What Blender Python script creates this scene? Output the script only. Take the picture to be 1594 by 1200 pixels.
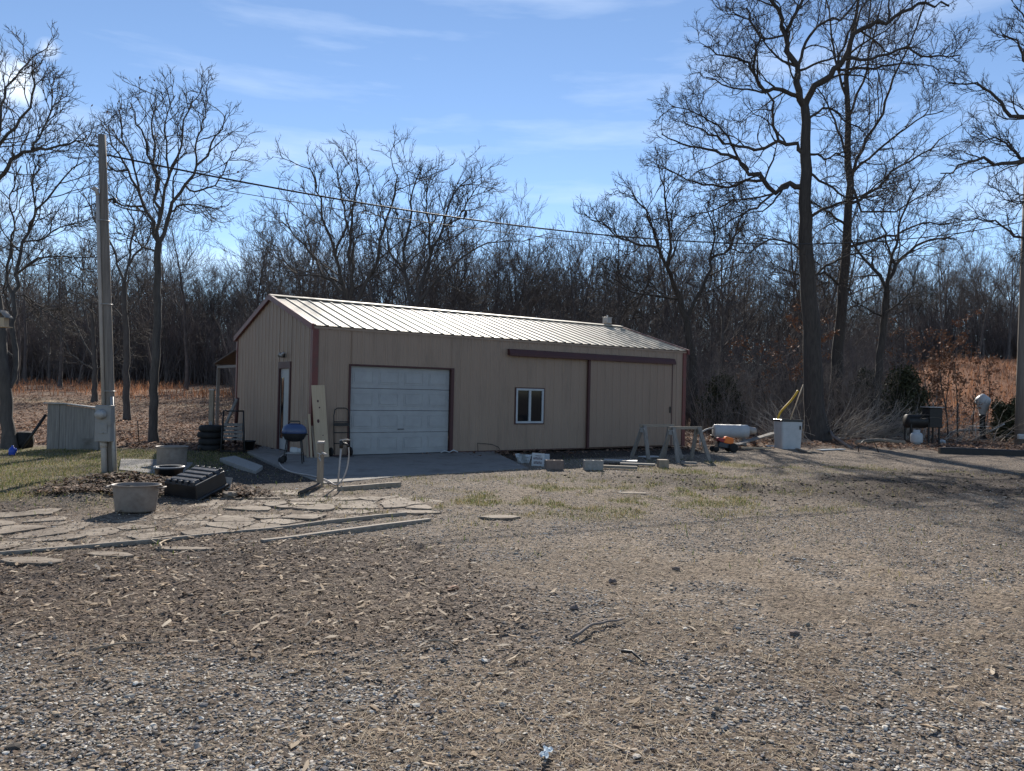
import bpy, bmesh, math, random
import numpy as np
from mathutils import Vector, Matrix
PI = math.pi
random.seed(7)
RS = np.random.RandomState
scene = bpy.context.scene
for o in list(bpy.data.objects): bpy.data.objects.remove(o)
COL = scene.collection

# ------------------------------------------------------------------ camera, sky, sun, exposure
FPX, PITCH, ROLL, CAMZ = 1208.0, .00884, .02223, 1.587
Fv = np.array([0, math.cos(PITCH), math.sin(PITCH)])
_U0 = np.array([0, -math.sin(PITCH), math.cos(PITCH)]); _R0 = np.array([1., 0, 0])
Rv = math.cos(ROLL)*_R0 + math.sin(ROLL)*_U0
Uv = -math.sin(ROLL)*_R0 + math.cos(ROLL)*_U0
CAM = np.array([0, 0, CAMZ])
cd = bpy.data.cameras.new('camera'); cam = bpy.data.objects.new('camera', cd); COL.objects.link(cam)
cd.sensor_fit = 'HORIZONTAL'; cd.sensor_width = 36; cd.lens = 36*FPX/1594
cd.clip_start = .05; cd.clip_end = 3000
cam.matrix_world = Matrix(((Rv[0], Uv[0], -Fv[0], 0), (Rv[1], Uv[1], -Fv[1], 0), (Rv[2], Uv[2], -Fv[2], CAMZ), (0, 0, 0, 1)))
scene.camera = cam
SUN_EL, SUN_AZ = math.radians(30), math.radians(-1.5)      # azimuth from +Y towards +X
sdir = Vector((math.sin(SUN_AZ)*math.cos(SUN_EL), math.cos(SUN_AZ)*math.cos(SUN_EL), math.sin(SUN_EL)))
world = bpy.data.worlds.new("World"); scene.world = world; world.use_nodes = True
nt = world.node_tree; nt.nodes.clear()
def N(t, ty, **k):
    n = t.nodes.new(ty)
    for a, b in k.items(): setattr(n, a, b)
    return n
out = N(nt, 'ShaderNodeOutputWorld'); bg = N(nt, 'ShaderNodeBackground'); sky = N(nt, 'ShaderNodeTexSky')
sky.sky_type = 'NISHITA'; sky.sun_disc = False; sky.sun_elevation = SUN_EL; sky.sun_rotation = SUN_AZ
sky.altitude = 2200; sky.air_density = 1.0; sky.dust_density = 0.0; sky.ozone_density = 2.0
bg.inputs['Strength'].default_value = .102
tc = N(nt, 'ShaderNodeTexCoord')
# thin cirrus, laid out in the sky's own directions
mp = N(nt, 'ShaderNodeMapping'); mp.inputs['Rotation'].default_value = (0, math.radians(-14), 0); mp.inputs['Scale'].default_value = (1.1, 1.0, 7.5)
nz = N(nt, 'ShaderNodeTexNoise'); nz.inputs['Scale'].default_value = 2.3; nz.inputs['Detail'].default_value = 7; nz.inputs['Roughness'].default_value = .55
cr = N(nt, 'ShaderNodeValToRGB'); cr.color_ramp.elements[0].position = .50; cr.color_ramp.elements[1].position = .78
nt.links.new(tc.outputs['Generated'], mp.inputs[0]); nt.links.new(mp.outputs[0], nz.inputs['Vector']); nt.links.new(nz.outputs['Fac'], cr.inputs[0])
def raydir(px, py):
    d = Fv + Rv*(px-797)/FPX + Uv*(600-py)/FPX
    return d/np.linalg.norm(d)
def math_node(t, op, a, b=None, c=None, clamp=False):
    n = N(t, 'ShaderNodeMath', operation=op); n.use_clamp = clamp
    for i, v in enumerate((a, b, c)):
        if v is None: continue
        if isinstance(v, (int, float)): n.inputs[i].default_value = v
        else: t.links.new(v, n.inputs[i])
    return n.outputs[0]
cl = math_node(nt, 'MULTIPLY', cr.outputs[0], .32)
nz2 = N(nt, 'ShaderNodeTexNoise'); nz2.inputs['Scale'].default_value = 22; nz2.inputs['Detail'].default_value = 6
nt.links.new(tc.outputs['Generated'], nz2.inputs['Vector'])
for (px, py, rad, s) in ((14, 118, 1.9, .9), (75, 77, .75, .55), (459, 256, .42, .5), (40, 142, 1.1, .6)):      # small puffs of cumulus
    v = N(nt, 'ShaderNodeVectorMath', operation='DOT_PRODUCT'); v.inputs[1].default_value = tuple(raydir(px, py))
    nt.links.new(tc.outputs['Generated'], v.inputs[0])
    ang = math_node(nt, 'ARCCOSINE', v.outputs['Value'])
    e = math_node(nt, 'SUBTRACT', 1.0, math_node(nt, 'DIVIDE', ang, math.radians(rad)), clamp=True)
    e = math_node(nt, 'MULTIPLY', e, math_node(nt, 'MULTIPLY', math_node(nt, 'SUBTRACT', nz2.outputs['Fac'], .36, clamp=True), 7.0*s), clamp=True)
    cl = math_node(nt, 'MAXIMUM', cl, e)
mix = N(nt, 'ShaderNodeMix', data_type='RGBA'); mix.inputs['B'].default_value = (8.2, 9.0, 10.0, 1)
hs = N(nt, 'ShaderNodeHueSaturation'); hs.inputs['Saturation'].default_value = 1.0
nt.links.new(sky.outputs[0], hs.inputs['Color'])
nt.links.new(cl, mix.inputs['Factor']); nt.links.new(hs.outputs[0], mix.inputs['A'])
nt.links.new(mix.outputs['Result'], bg.inputs['Color']); nt.links.new(bg.outputs[0], out.inputs[0])
sl = bpy.data.lights.new('sun', 'SUN'); sl.energy = 5.0; sl.angle = math.radians(.5); sl.color = (1, .93, .83)
so = bpy.data.objects.new('sun', sl); COL.objects.link(so); so.rotation_euler = sdir.to_track_quat('Z', 'Y').to_euler()
so.location = (0, -5, 30)
scene.view_settings.view_transform = 'Standard'; scene.view_settings.look = 'None'
scene.view_settings.exposure = 0.62; scene.view_settings.gamma = 1
scene.render.engine = 'CYCLES'
scene.cycles.max_bounces = 5; scene.cycles.diffuse_bounces = 3; scene.cycles.glossy_bounces = 2

# ------------------------------------------------------------------ noise, terrain, placement
def hsh(ix, iy, s):
    n = (ix.astype(np.int64)*374761393 + iy.astype(np.int64)*668265263 + s*1442695041) & 0x7fffffff
    n = ((n ^ (n >> 13))*1274126177) & 0x7fffffff
    return ((n ^ (n >> 16)) & 0xffff)/65535.
def vnoise(x, y, sc=1., s=0):
    x = np.asarray(x, float)*sc; y = np.asarray(y, float)*sc
    ix = np.floor(x); iy = np.floor(y); fx = x-ix; fy = y-iy
    fx = fx*fx*(3-2*fx); fy = fy*fy*(3-2*fy)
    a = hsh(ix, iy, s); b = hsh(ix+1, iy, s); c = hsh(ix, iy+1, s); d = hsh(ix+1, iy+1, s)
    return (a*(1-fx)+b*fx)*(1-fy) + (c*(1-fx)+d*fx)*fy
def fbm(x, y, sc=1., o=4, s=0):
    t = 0; a = 1; w = 0
    for i in range(o):
        t = t + a*vnoise(x, y, sc*2**i, s+i*17); w += a; a *= .5
    return t/w
def sstep(a, b, x):
    t = np.clip((x-a)/(b-a), 0, 1); return t*t*(3-2*t)
def gr(px, py, z=0.):
    d = Fv + Rv*(px-797)/FPX + Uv*(600-py)/FPX
    return CAM + d*((z-CAM[2])/d[2])
def atd(px, py, D):
    return CAM + (Fv + Rv*(px-797)/FPX + Uv*(600-py)/FPX)*D
YAW = .6032
BO = np.array([-4.58, 17.84]); BX = np.array([math.cos(YAW), math.sin(YAW)]); BY = np.array([-math.sin(YAW), math.cos(YAW)])
def bw(x, y): return BO + BX*x + BY*y
def gauss(x, y, cx, cy, sx, sy, rot=0):
    dx, dy = x-cx, y-cy; c, s = math.cos(rot), math.sin(rot)
    return np.exp(-(((dx*c+dy*s)/sx)**2 + ((-dx*s+dy*c)/sy)**2))
def gp(x, y, px, py, sx, sy, rot=0):
    p = gr(px, py); return gauss(x, y, p[0], p[1], sx, sy, rot)
def terrain(x, y, fine=True):
    x = np.asarray(x, float); y = np.asarray(y, float)
    z = np.zeros_like(x+y)
    u = x/np.maximum(y, 5.)
    z = z + .036*np.maximum(y-32, 0)*(1-sstep(90, 130, y)*.25)*(1-sstep(-.25, .1, u)*.6)
    z = z + 5.7*sstep(38, 88, y)*sstep(.38, .58, u)
    z = z*(1-sstep(250, 500, y)*.4)
    # mounds and rough spots
    mud = gp(x, y, 1300, 760, 5.5, 1.2)*sstep(.2, .6, fbm(x, y, .5, 3, 5))
    pile = gp(x, y, 205, 765, 1.3, .6) + .5*gp(x, y, 130, 780, .8, .4)
    z = z + .2*pile*(.7+.6*fbm(x, y, 3., 3, 9))
    # keep slab and building level
    bx = (x-BO[0])*BX[0]+(y-BO[1])*BX[1]; by = (x-BO[0])*BY[0]+(y-BO[1])*BY[1]
    near = sstep(-3.6, -1.5, by)*(1-sstep(7.5, 10, by))*sstep(-3.5, -1.5, bx)*(1-sstep(12.6, 14, bx))
    z = z - .05*near
    if fine:
        z = z + (.035*(fbm(x, y, .35, 3, 1)-.5) + .03*(fbm(x, y, 1.6, 3, 2)-.5) + .012*(fbm(x, y, 7, 2, 3)-.5) + .012*(vnoise(x, y, 22, 4)-.5))*(1-.75*near)
        z = z + mud*.30*(fbm(x, y, 2.2, 4, 8)-.42)
        far = sstep(20, 40, y); z = z + far*.25*(fbm(x, y, .25, 3, 12)-.5)
    return z
def th(x, y): return float(terrain(np.array([x]), np.array([y]))[0])

def inpoly(x, y, poly):
    x = np.atleast_1d(x); y = np.atleast_1d(y)
    c = np.zeros(len(x), bool); n = len(poly)
    for k in range(n):
        x0, y0 = poly[k]; x1, y1 = poly[(k+1) % n]
        c ^= ((y0 > y) != (y1 > y)) & (x < (x1-x0)*(y-y0)/(y1-y0+1e-12)+x0)
    return c
path_px = [(-60, 815), (60, 793), (200, 803), (330, 780), (420, 762), (560, 763), (640, 772), (705, 785), (600, 803), (535, 812), (400, 826), (200, 847), (0, 863), (-60, 868)]
path_poly = [tuple(gr(*p_)[:2]) for p_ in path_px]
def zones(x, y):
    """what lies on the ground where: soft weights in world metres"""
    n1 = fbm(x, y, .55, 4, 31); n2 = fbm(x, y, 1.7, 4, 41); n3 = fbm(x, y, .22, 3, 51)
    Z = {}; x = np.asarray(x, float); y = np.asarray(y, float)
    r = np.hypot(x, y)
    yard = (1-sstep(-6.3, -5.0, x + .12*(y-14) + 1.0*(n1-.5)))*sstep(9.6, 11.4, y+1.2*(n2-.5))*(1-sstep(18.6, 19.6, y + .5*(n2-.5)))
    strip = (gp(x, y, 1010, 770, 3.6, 1.7)*1.0 + gp(x, y, 760, 790, 1.7, .9)*.85 + gp(x, y, 900, 765, 2.6, 1.4)*.9 + gp(x, y, 1080, 733, 1.6, 2.0)*.9 + gp(x, y, 1300, 728, 4.0, 1.0)*.9)
    Z['green'] = np.clip(yard*(.5+.9*sstep(.35, .6, n2)) + strip*sstep(.50, .64, n2*.6+fbm(x, y, 3.1, 3, 44)*.4)*.95, 0, 1)
    Z['straw'] = np.clip(sstep(.47, .60, n2*.6+n1*.4)*(.35+1.0*gp(x, y, 960, 1130, 1.1, 1.0)+.9*gp(x, y, 1300, 1060, 1.3, .9)+.8*gp(x, y, 600, 1150, .5, .4)+.5*gp(x, y, 980, 1080, 1.5, 1.2)+.5*gp(x, y, 800, 1080, .9, .8)+.6*gp(x, y, 1100, 900, 4, 2)) + yard*.5 + strip*.3, 0, 1)
    Z['dirt'] = np.clip((gp(x, y, 1330, 920, 2.0, 1.6)*1.1 + gp(x, y, 1150, 860, 2.2, 1.2)*.6 + strip*.4)*sstep(.3, .55, n2), 0, 1)
    Z['mud'] = np.clip((gp(x, y, 1380, 760, 3.8, 1.7)+gp(x, y, 1560, 752, 3, 2.2) + .35*gp(x, y, 1110, 742, 1.6, .6))*sstep(.28, .5, fbm(x, y, .7, 4, 77))*1.9, 0, 1)
    Z['straw'] = Z['straw']*(1-.85*Z['mud'])
    Z['straw'] = Z['straw']*np.where(inpoly(x, y, path_poly), .25, 1.)
    mulch = (1-sstep(-.9, .5, x + .25*(y-6) + 1.3*(n1-.5)))*sstep(4.2, 5.6, y + (n1-.5))*(1-sstep(9.6, 10.4, y + .35*x + 2.2))
    mulch = np.maximum(mulch, gp(x, y, 240, 770, 1.8, .9)); mulch = np.maximum(mulch, gp(x, y, 60, 770, 1.6, .8)*.8)
    onpath = inpoly(x, y, path_poly); mulch = np.where(onpath, .12+.5*sstep(.52, .68, n2), mulch); mulch = np.maximum(mulch, .9*gp(x, y, 900, 706, 3.6, .35, .6)); Z['mulch'] = np.clip(mulch, 0, 1)
    wood = sstep(24.5, 28., y + 3*(n1-.5) - .6*np.minimum(x-9, 0))
    fieldL = (1-sstep(-5.5, -1, x + .25*np.minimum(y-19, 8)+2*(n1-.5)))*sstep(19, 20, y+.5*(n2-.5))
    Z['leaf'] = np.clip(np.maximum(wood*sstep(-6, -1, x+2*(n1-.5)), fieldL), 0, 1)*1.
    u = x/np.maximum(y, 4.)
    Z['orange'] = np.clip(sstep(38, 48, y)*sstep(.44, .52, u) + sstep(46, 62, y)*(1-sstep(-.36, -.2, u))*sstep(.3, .55, n3), 0, 1)
    Z['track'] = np.exp(-((y-(45+1.6*np.sin(x*.12)))/1.3)**2)*(x < -6)
    bu = (x-BO[0])*BX[0]+(y-BO[1])*BX[1]; bv = (x-BO[0])*BY[0]+(y-BO[1])*BY[1]
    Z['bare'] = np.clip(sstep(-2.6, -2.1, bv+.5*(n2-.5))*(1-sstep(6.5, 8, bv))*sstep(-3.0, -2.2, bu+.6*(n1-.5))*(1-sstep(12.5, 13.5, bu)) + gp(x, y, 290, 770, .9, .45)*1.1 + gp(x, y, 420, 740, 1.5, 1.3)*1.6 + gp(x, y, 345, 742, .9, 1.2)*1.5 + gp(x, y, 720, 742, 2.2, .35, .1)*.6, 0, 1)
    Z['build'] = ((x-BO[0])*BX[0]+(y-BO[1])*BX[1] > -.6)*((x-BO[0])*BY[0]+(y-BO[1])*BY[1] > -1.0)*(y < 40)
    return Z
def sm(v): return np.asarray(v)[:, None]
def soil(x, y):
    Z = zones(x, y)
    n = fbm(x, y, 3, 3, 91); m = fbm(x, y, .8, 3, 92)
    c = np.array([.158, .126, .097])*(.75+.5*sm(n))
    def L(c, col, w): return c*(1-sm(w)) + np.array(col)*sm(w)
    c = L(c, [.25, .20, .15], Z['dirt']*.8)
    c = L(c, [.14, .107, .078], Z['straw']*.6)
    c = L(c, [.082, .062, .05], Z['mulch']*.85)
    c = L(c, [.15, .14, .06], Z['green']*.6)
    c = L(c, [.058, .045, .036], Z['mud']*.95)
    c = L(c, [.175, .115, .078], Z['leaf']*.95)
    c = L(c, [.24, .115, .062], Z['orange']*.95)
    c = L(c, [.30, .23, .15], Z['track']*.8)
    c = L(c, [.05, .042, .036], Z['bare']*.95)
    return np.clip(c*(.86+.28*sm(m)), 0, 1)

# ------------------------------------------------------------------ object helpers
def tag(o, label=None, cat=None, group=None, kind=None):
    if label: o['label'] = label
    if cat: o['category'] = cat
    if group: o['group'] = group
    if kind: o['kind'] = kind
    return o
def thing(name, label, cat, loc=(0, 0, 0), rotz=0, group=None):
    o = bpy.data.objects.new(name, None); COL.objects.link(o)
    o.location = loc; o.rotation_euler = (0, 0, rotz); o.empty_display_size = .2
    return tag(o, label, cat, group)
def npmesh(name, V, Fc, mat, k=4, smooth=True, color=None, parent=None, mi=None):
    """V (n,3), Fc (m,k) -> one mesh object"""
    V = np.ascontiguousarray(V, dtype=np.float32); Fc = np.ascontiguousarray(Fc, dtype=np.int32)
    me = bpy.data.meshes.new(name)
    me.vertices.add(len(V)); me.vertices.foreach_set('co', V.ravel())
    me.loops.add(Fc.size); me.loops.foreach_set('vertex_index', Fc.ravel())
    me.polygons.add(len(Fc)); me.polygons.foreach_set('loop_start', np.arange(0, Fc.size, Fc.shape[1], dtype=np.int32))
    me.update(calc_edges=True)
    me.polygons.foreach_set('use_smooth', np.full(len(Fc), smooth, dtype=bool))
    if color is not None:
        a = me.color_attributes.new('soil', 'FLOAT_COLOR', 'POINT')
        c = np.ones((len(V), 4), np.float32); c[:, :3] = color; a.data.foreach_set('color', c.ravel())
    me.materials.append(mat)
    o = bpy.data.objects.new(name, me); COL.objects.link(o)
    if parent: o.parent = parent
    return o
class MB:
    def __init__(s): s.v = []; s.f = []; s.sm = []
    def add(s, v, f, smooth=False):
        b = len(s.v); s.v += [tuple(map(float, p)) for p in v]; s.f += [tuple(b+i for i in q) for q in f]; s.sm += [smooth]*len(f); return s
    def box(s, x0, x1, y0, y1, z0, z1):
        return s.add([(x, y, z) for z in (z0, z1) for y in (y0, y1) for x in (x0, x1)],
                     [(0, 2, 3, 1), (4, 5, 7, 6), (0, 1, 5, 4), (2, 6, 7, 3), (0, 4, 6, 2), (1, 3, 7, 5)])
    def obox(s, c, size, rot=(0, 0, 0), taper=1.):
        M = Matrix.Translation(c) @ (Matrix.Rotation(rot[2], 4, 'Z') @ Matrix.Rotation(rot[1], 4, 'Y') @ Matrix.Rotation(rot[0], 4, 'X'))
        a, b, h = size[0]/2, size[1]/2, size[2]/2
        v = []
        for z in (-1, 1):
            t = taper if z > 0 else 1
            for y in (-1, 1):
                for x in (-1, 1): v.append(M @ Vector((x*a*t, y*b*t, z*h)))
        return s.add(v, [(0, 2, 3, 1), (4, 5, 7, 6), (0, 1, 5, 4), (2, 6, 7, 3), (0, 4, 6, 2), (1, 3, 7, 5)])
    def bar(s, p0, p1, w, t, up=(0, 0, 1)):
        p0, p1 = Vector(p0), Vector(p1); d = (p1-p0).normalized(); u = Vector(up)
        if abs(d.dot(u)) > .95: u = Vector((0, 1, 0))
        a = d.cross(u).normalized(); b = a.cross(d).normalized()
        v = []
        for p in (p0, p1):
            for j in (-1, 1):
                for i in (-1, 1): v.append(p + a*i*w/2 + b*j*t/2)
        return s.add(v, [(0, 2, 3, 1), (4, 5, 7, 6), (0, 1, 5, 4), (2, 6, 7, 3), (0, 4, 6, 2), (1, 3, 7, 5)])
    def tube(s, pts, r, n=8, cap=True):
        pts = [Vector(p) for p in pts]; K = len(pts)
        rr = r if isinstance(r, (list, tuple)) else [r]*K
        v = []; a = None
        for i, p in enumerate(pts):
            d = (pts[min(i+1, K-1)]-pts[max(i-1, 0)]).normalized()
            if a is None: a = d.orthogonal().normalized()
            a = (a - d*a.dot(d)).normalized(); b = d.cross(a)
            for k in range(n):
                t = 2*PI*k/n; v.append(p + (a*math.cos(t)+b*math.sin(t))*rr[i])
        f = [(i*n+k, i*n+(k+1) % n, (i+1)*n+(k+1) % n, (i+1)*n+k) for i in range(K-1) for k in range(n)]
        s.add(v, f, True)
        if cap:
            s.add(v[:n], [tuple(range(n))[::-1]]); s.add(v[-n:], [tuple(range(n))])
        return s
    def lathe(s, prof, n=24, sx=1, sy=1, c=(0, 0, 0)):
        v = [(c[0]+r*sx*math.cos(2*PI*k/n), c[1]+r*sy*math.sin(2*PI*k/n), c[2]+z) for r, z in prof for k in range(n)]
        f = [(i*n+k, i*n+(k+1) % n, (i+1)*n+(k+1) % n, (i+1)*n+k) for i in range(len(prof)-1) for k in range(n)]
        return s.add(v, f, True)
    def prism(s, poly, z0, z1, axis='z'):
        n = len(poly)
        P = {'z': lambda a, b, c: (a, b, c), 'x': lambda a, b, c: (c, a, b), 'y': lambda a, b, c: (a, c, b)}[axis]
        v = [P(a, b, z0) for a, b in poly] + [P(a, b, z1) for a, b in poly]
        return s.add(v, [tuple(range(n))[::-1], tuple(range(n, 2*n))] + [(i, (i+1) % n, n+(i+1) % n, n+i) for i in range(n)])
    def build(s, name, mat, parent=None, bevel=0, fix=True):
        me = bpy.data.meshes.new(name); me.from_pydata(s.v, [], s.f); me.materials.append(mat)
        me.polygons.foreach_set('use_smooth', s.sm)
        if fix:
            bm = bmesh.new(); bm.from_mesh(me); bmesh.ops.remove_doubles(bm, verts=bm.verts, dist=1e-5)
            bmesh.ops.recalc_face_normals(bm, faces=bm.faces); bm.to_mesh(me); bm.free()
        o = bpy.data.objects.new(name, me); COL.objects.link(o)
        if parent: o.parent = parent
        if bevel:
            m = o.modifiers.new('bevel', 'BEVEL'); m.width = bevel; m.segments = 2; m.limit_method = 'ANGLE'; m.angle_limit = math.radians(50)
        return o

# ------------------------------------------------------------------ materials
def material(name, c1, c2=None, rough=.8, scale=6, detail=5, bump=0, bscale=None, metal=0, stretch=None, dirt=None, dscale=1.5, dpos=(.5, .7), spec=.3, coord='Object', bdist=.02):
    m = bpy.data.materials.new(name); m.use_nodes = True; t = m.node_tree; p = t.nodes['Principled BSDF']
    p.inputs['Roughness'].default_value = rough; p.inputs['Metallic'].default_value = metal; p.inputs['Specular IOR Level'].default_value = spec
    tc = N(t, 'ShaderNodeTexCoord'); mp = N(t, 'ShaderNodeMapping'); t.links.new(tc.outputs[coord], mp.inputs[0])
    if stretch: mp.inputs['Scale'].default_value = stretch
    nz = N(t, 'ShaderNodeTexNoise'); nz.inputs['Scale'].default_value = scale; nz.inputs['Detail'].default_value = detail; nz.inputs['Roughness'].default_value = .65
    t.links.new(mp.outputs[0], nz.inputs['Vector'])
    r = N(t, 'ShaderNodeValToRGB'); r.color_ramp.elements[0].position = .32; r.color_ramp.elements[1].position = .68
    r.color_ramp.elements[0].color = (*c1, 1); r.color_ramp.elements[1].color = (*(c2 or [min(1, v*1.2) for v in c1]), 1)
    t.links.new(nz.outputs['Fac'], r.inputs[0]); col = r.outputs[0]
    if dirt:
        n2 = N(t, 'ShaderNodeTexNoise'); n2.inputs['Scale'].default_value = dscale; n2.inputs['Detail'].default_value = 8; n2.inputs['Roughness'].default_value = .7
        t.links.new(mp.outputs[0], n2.inputs['Vector'])
        r2 = N(t, 'ShaderNodeValToRGB'); r2.color_ramp.elements[0].position = dpos[0]; r2.color_ramp.elements[1].position = dpos[1]
        t.links.new(n2.outputs['Fac'], r2.inputs[0])
        mx = N(t, 'ShaderNodeMix', data_type='RGBA'); mx.inputs['B'].default_value = (*dirt, 1)
        t.links.new(r2.outputs[0], mx.inputs['Factor']); t.links.new(col, mx.inputs['A']); col = mx.outputs['Result']
    t.links.new(col, p.inputs['Base Color'])
    rr = N(t, 'ShaderNodeMapRange'); rr.inputs['To Min'].default_value = max(0, rough-.12); rr.inputs['To Max'].default_value = min(1, rough+.12)
    t.links.new(nz.outputs['Fac'], rr.inputs['Value']); t.links.new(rr.outputs[0], p.inputs['Roughness'])
    if bump:
        b = N(t, 'ShaderNodeBump'); b.inputs['Strength'].default_value = bump; b.inputs['Distance'].default_value = bdist
        n3 = N(t, 'ShaderNodeTexNoise'); n3.inputs['Scale'].default_value = bscale or scale*2; n3.inputs['Detail'].default_value = 6
        t.links.new(mp.outputs[0], n3.inputs['Vector']); t.links.new(n3.outputs['Fac'], b.inputs['Height']); t.links.new(b.outputs[0], p.inputs['Normal'])
    return m
def attr_material(name, rough=.9, spec=.25, bump=0, bscale=30, speckle=0, gain=1., trans=0):
    m = bpy.data.materials.new(name); m.use_nodes = True; t = m.node_tree; p = t.nodes['Principled BSDF']
    p.inputs['Roughness'].default_value = rough; p.inputs['Specular IOR Level'].default_value = spec
    a = N(t, 'ShaderNodeAttribute'); a.attribute_name = 'soil'; col = a.outputs['Color']
    tc = N(t, 'ShaderNodeTexCoord')
    if speckle:
        vo = N(t, 'ShaderNodeTexVoronoi'); vo.inputs['Scale'].default_value = 38; t.links.new(tc.outputs['Object'], vo.inputs['Vector'])
        sp = N(t, 'ShaderNodeSeparateColor'); t.links.new(vo.outputs['Color'], sp.inputs[0])
        nz = N(t, 'ShaderNodeTexNoise'); nz.inputs['Scale'].default_value = 11; nz.inputs['Detail'].default_value = 9; nz.inputs['Roughness'].default_value = .75
        t.links.new(tc.outputs['Object'], nz.inputs['Vector'])
        k = math_node(t, 'ADD', math_node(t, 'MULTIPLY', sp.outputs[0], .95), math_node(t, 'MULTIPLY', nz.outputs['Fac'], 1.2))
        k = math_node(t, 'MULTIPLY', math_node(t, 'ADD', k, -.12), gain)
        mx = N(t, 'ShaderNodeVectorMath', operation='SCALE'); t.links.new(col, mx.inputs[0]); t.links.new(k, mx.inputs['Scale']); col = mx.outputs[0]
        b = N(t, 'ShaderNodeBump'); b.inputs['Strength'].default_value = .9; b.inputs['Distance'].default_value = .025
        hh = math_node(t, 'ADD', math_node(t, 'MULTIPLY', vo.outputs['Distance'], -.6), math_node(t, 'MULTIPLY', nz.outputs['Fac'], 1.3))
        t.links.new(hh, b.inputs['Height']); t.links.new(b.outputs[0], p.inputs['Normal'])
    t.links.new(col, p.inputs['Base Color'])
    if trans:
        o = t.nodes['Material Output']; tr = N(t, 'ShaderNodeBsdfTranslucent'); t.links.new(col, tr.inputs['Color'])
        ms = N(t, 'ShaderNodeMixShader'); ms.inputs[0].default_value = trans
        t.links.new(p.outputs[0], ms.inputs[1]); t.links.new(tr.outputs[0], ms.inputs[2]); t.links.new(ms.outputs[0], o.inputs[0])
    return m
M = {}
M['ground'] = attr_material('ground_soil', .95, .15, speckle=1, gain=1.15)
M['stone'] = attr_material('loose_stone', .92, .12)
M['litter'] = attr_material('leaf_litter', .8, .2, trans=.25)
M['blade'] = attr_material('grass_blade', .75, .25, trans=.35)
M['wall'] = material('tan_metal_siding', (.295, .208, .15), (.325, .232, .17), .55, 1.3, 4, spec=.4, stretch=(1, 1, .25), dirt=(.215, .155, .115), dscale=2.2, dpos=(.5, .78))
M['wall2'] = material('tan_door_siding', (.27, .188, .136), (.30, .212, .155), .55, 1.3, 4, spec=.4, stretch=(1, 1, .25), dirt=(.19, .14, .105), dscale=2.5, dpos=(.55, .85))
M['trim'] = material('maroon_trim', (.13, .035, .03), (.165, .05, .042), .5, 5, spec=.4, dirt=(.10, .06, .05), dscale=4)
M['trim_dark'] = material('dark_maroon_trim', (.062, .024, .024), (.08, .032, .03), .55, 5, spec=.35)
M['roof'] = material('weathered_roof_metal', (.36, .31, .235), (.44, .385, .30), .62, 2.2, 6, metal=0, spec=.22, dirt=(.27, .22, .16), dscale=1.2, dpos=(.45, .75), stretch=(1, .35, 1))
M['white'] = material('white_door_paint', (.31, .312, .31), (.375, .375, .37), .5, 3, dirt=(.27, .262, .245), dscale=1.2, dpos=(.6, .95))
M['whitep'] = material('white_plastic', (.38, .40, .41), (.47, .485, .49), .45, 5, dirt=(.4, .37, .32), dscale=5, dpos=(.6, .85))
M['concrete'] = material('concrete', (.175, .163, .147), (.235, .22, .20), .9, 7, 8, .3, 40, dirt=(.11, .096, .08), dscale=1.6, dpos=(.5, .75))
M['flag'] = material('flagstone', (.20, .16, .12), (.35, .295, .23), .92, 2.2, 9, .8, 14, dirt=(.14, .108, .08), dscale=2.7, dpos=(.40, .60))
M['bark'] = material('bark', (.045, .038, .034), (.085, .072, .062), .95, 9, 6, .8, 9, stretch=(1.6, 1.6, .3), bdist=.04)
M['woodbark'] = material('wood_bark', (.07, .06, .056), (.135, .115, .105), .95, 3, 5)
M['bark2'] = material('grey_bark', (.06, .052, .047), (.11, .097, .086), .95, 9, 6, .6, 9, stretch=(1.6, 1.6, .3), bdist=.03)
M['wood'] = material('weathered_wood', (.21, .165, .12), (.33, .27, .205), .85, 9, 6, .4, 12, stretch=(3, 3, .25))
M['woodx'] = material('weathered_plank', (.20, .165, .13), (.34, .29, .23), .85, 9, 6, .4, 12, stretch=(.3, 3, 3))
M['greywood'] = material('grey_weathered_wood', (.16, .145, .13), (.27, .25, .225), .9, 9, 6, .5, 12, stretch=(3, 3, .2))
M['ply'] = material('pale_board', (.42, .31, .20), (.52, .40, .27), .75, 7, 6, .2, 12, stretch=(4, 4, .2))
M['pole'] = material('pole_wood', (.145, .12, .1), (.24, .205, .175), .9, 8, 7, .6, 10, stretch=(4, 4, .15))
M['galv'] = material('galvanised_metal', (.33, .32, .31), (.42, .41, .39), .55, 6, metal=.35, spec=.5, dirt=(.22, .18, .14), dscale=3)
M['tub'] = material('dull_tub_metal', (.225, .19, .16), (.30, .26, .225), .6, 5, metal=.15, bump=.15, dirt=(.14, .10, .08), dscale=3, dpos=(.45, .75))
M['grey'] = material('grey_painted_metal', (.245, .235, .225), (.29, .28, .265), .5, 4, metal=.1, dirt=(.19, .165, .14), dscale=4)
M['conduit'] = material('pvc_conduit', (.36, .32, .29), (.43, .39, .35), .55, 6)
M['black'] = material('black_plastic', (.009, .009, .010), (.016, .016, .018), .34, 8, spec=.5, dirt=(.028, .026, .024), dscale=5, dpos=(.55, .85))
M['black_sheen'] = material('sky_sheen_black_plastic', (.025, .026, .029), (.055, .055, .06), .45, 14, spec=.4, dirt=(.13, .12, .11), dscale=7, dpos=(.55, .8))  # black plastic made paler: sky reflection on the tote top painted into its colour
M['blackm'] = material('black_metal', (.015, .015, .016), (.03, .028, .027), .5, 8, spec=.4, metal=.2)
M['rubber'] = material('black_rubber', (.013, .013, .014), (.028, .027, .026), .8, 12, bump=.2)
M['blue'] = material('blue_enamel', (.026, .05, .125), (.036, .066, .155), .35, 5, spec=.6)
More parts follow.
